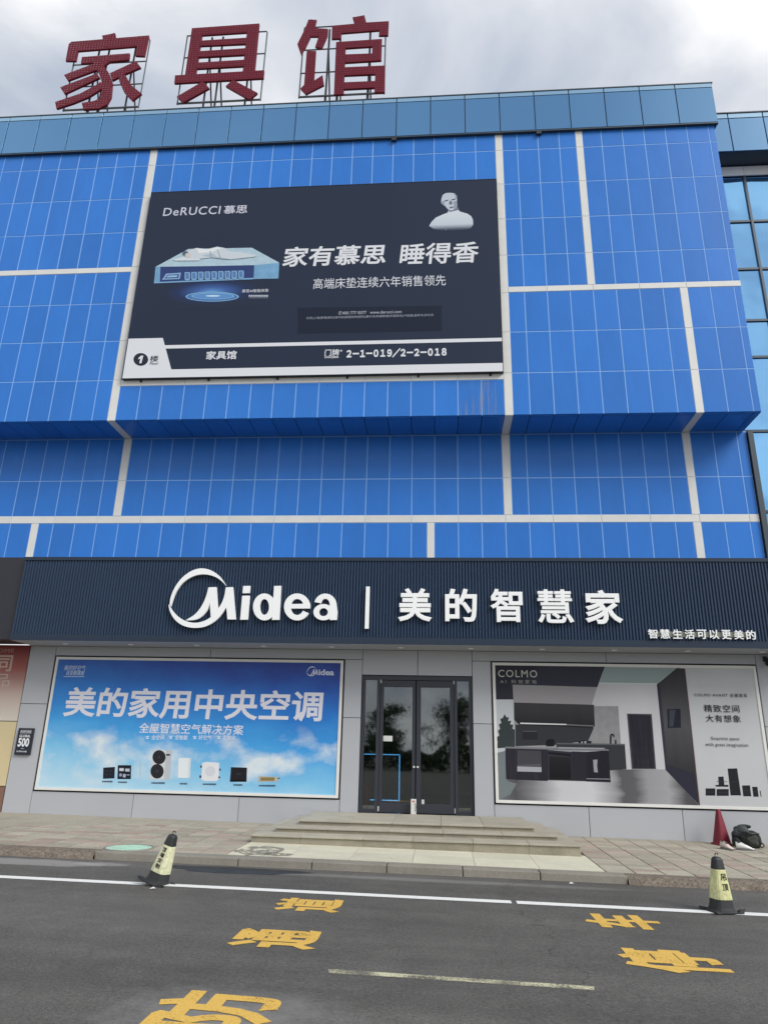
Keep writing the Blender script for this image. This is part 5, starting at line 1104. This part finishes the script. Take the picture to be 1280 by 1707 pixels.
# ================================================================== TREES BEHIND THE PHOTOGRAPHER (seen mirrored in the door glass)
def tree(x, y, h, sd):
    rg = random.Random(sd); r = empty('street_tree', (x, y, gz(x)))
    tb = MB().tube([(0, 0, -.1), (.05, .02, h*.3), (-.04, .05, h*.6), (0, 0, h*.9)], [.16, .13, .09, .02], 8)
    for k in range(7):
        a = rg.uniform(0, 6.28); z0 = h*rg.uniform(.3, .7); tb.tube([(0, 0, z0), (math.cos(a)*h*.15, math.sin(a)*h*.15, z0 + h*.12), (math.cos(a)*h*.27, math.sin(a)*h*.27, z0 + h*.2)], [.06, .04, .012], 5)
    tb.build('trunk', M['bark'], r, local=True)
    cl = [(rg.gauss(0, h*.14), rg.gauss(0, h*.14), h*rg.uniform(.3, .93)) for _ in range(34)]; b = MB()
    for _ in range(5200):
        c = rg.choice(cl); p = Vector((c[0] + rg.gauss(0, h*.065), c[1] + rg.gauss(0, h*.065), c[2] + rg.gauss(0, h*.05))); u = Vector((rg.gauss(0, 1), rg.gauss(0, 1), rg.gauss(0, 1))).normalized()*.10; w = u.orthogonal().normalized()*.07; b.quad(p - u, p + w, p + u, p - w)
    from_data('crown', b.v, b.f, M['leaf'], r, local=True); return r
wh = ['at the far left of the row', 'second from the left', 'third from the left', 'fourth from the left', 'fourth from the right', 'third from the right', 'second from the right', 'at the far right of the row']
for k in range(8):
    x = -30 + k*8 + rng.uniform(-1.5, 1.5); tag(tree(x, -46 + rng.uniform(-3, 3), rng.uniform(5.6, 7.6), 40 + k), 'leafy tree across the road mirrored in the doors, ' + wh[k], 'tree', 'trees across the road')

hd = empty('reflection_hedge', (0, -33, 0)); tag(hd, 'long low hedge added out of view to darken the door glass reflections', 'hedge')  # added hedge, never in view, darkens the lower half of the door reflections
rg = random.Random(9); b = MB()
for _ in range(14000):
    p = Vector((rg.uniform(-34, 34), -33 + rg.gauss(0, .55), 0)); p.z = gz(p.x) + rg.random()**.7 * (1.9 + .5*math.sin(p.x*.9) + .3*math.sin(p.x*2.3)); u = Vector((rg.gauss(0, 1), rg.gauss(0, 1), rg.gauss(0, 1))).normalized()*.17; w = u.orthogonal().normalized()*.12; b.quad(p - u, p + w, p + u, p - w)
from_data('foliage', b.v, b.f, M['leaf'], hd)
b = MB()
for k in range(34): x = -33 + 2*k; b.tube([(x, -33, gz(x) - .1), (x + .1, -33, gz(x) + 1.2)], [.05, .02], 5)
b.build('stems', M['bark'], hd)
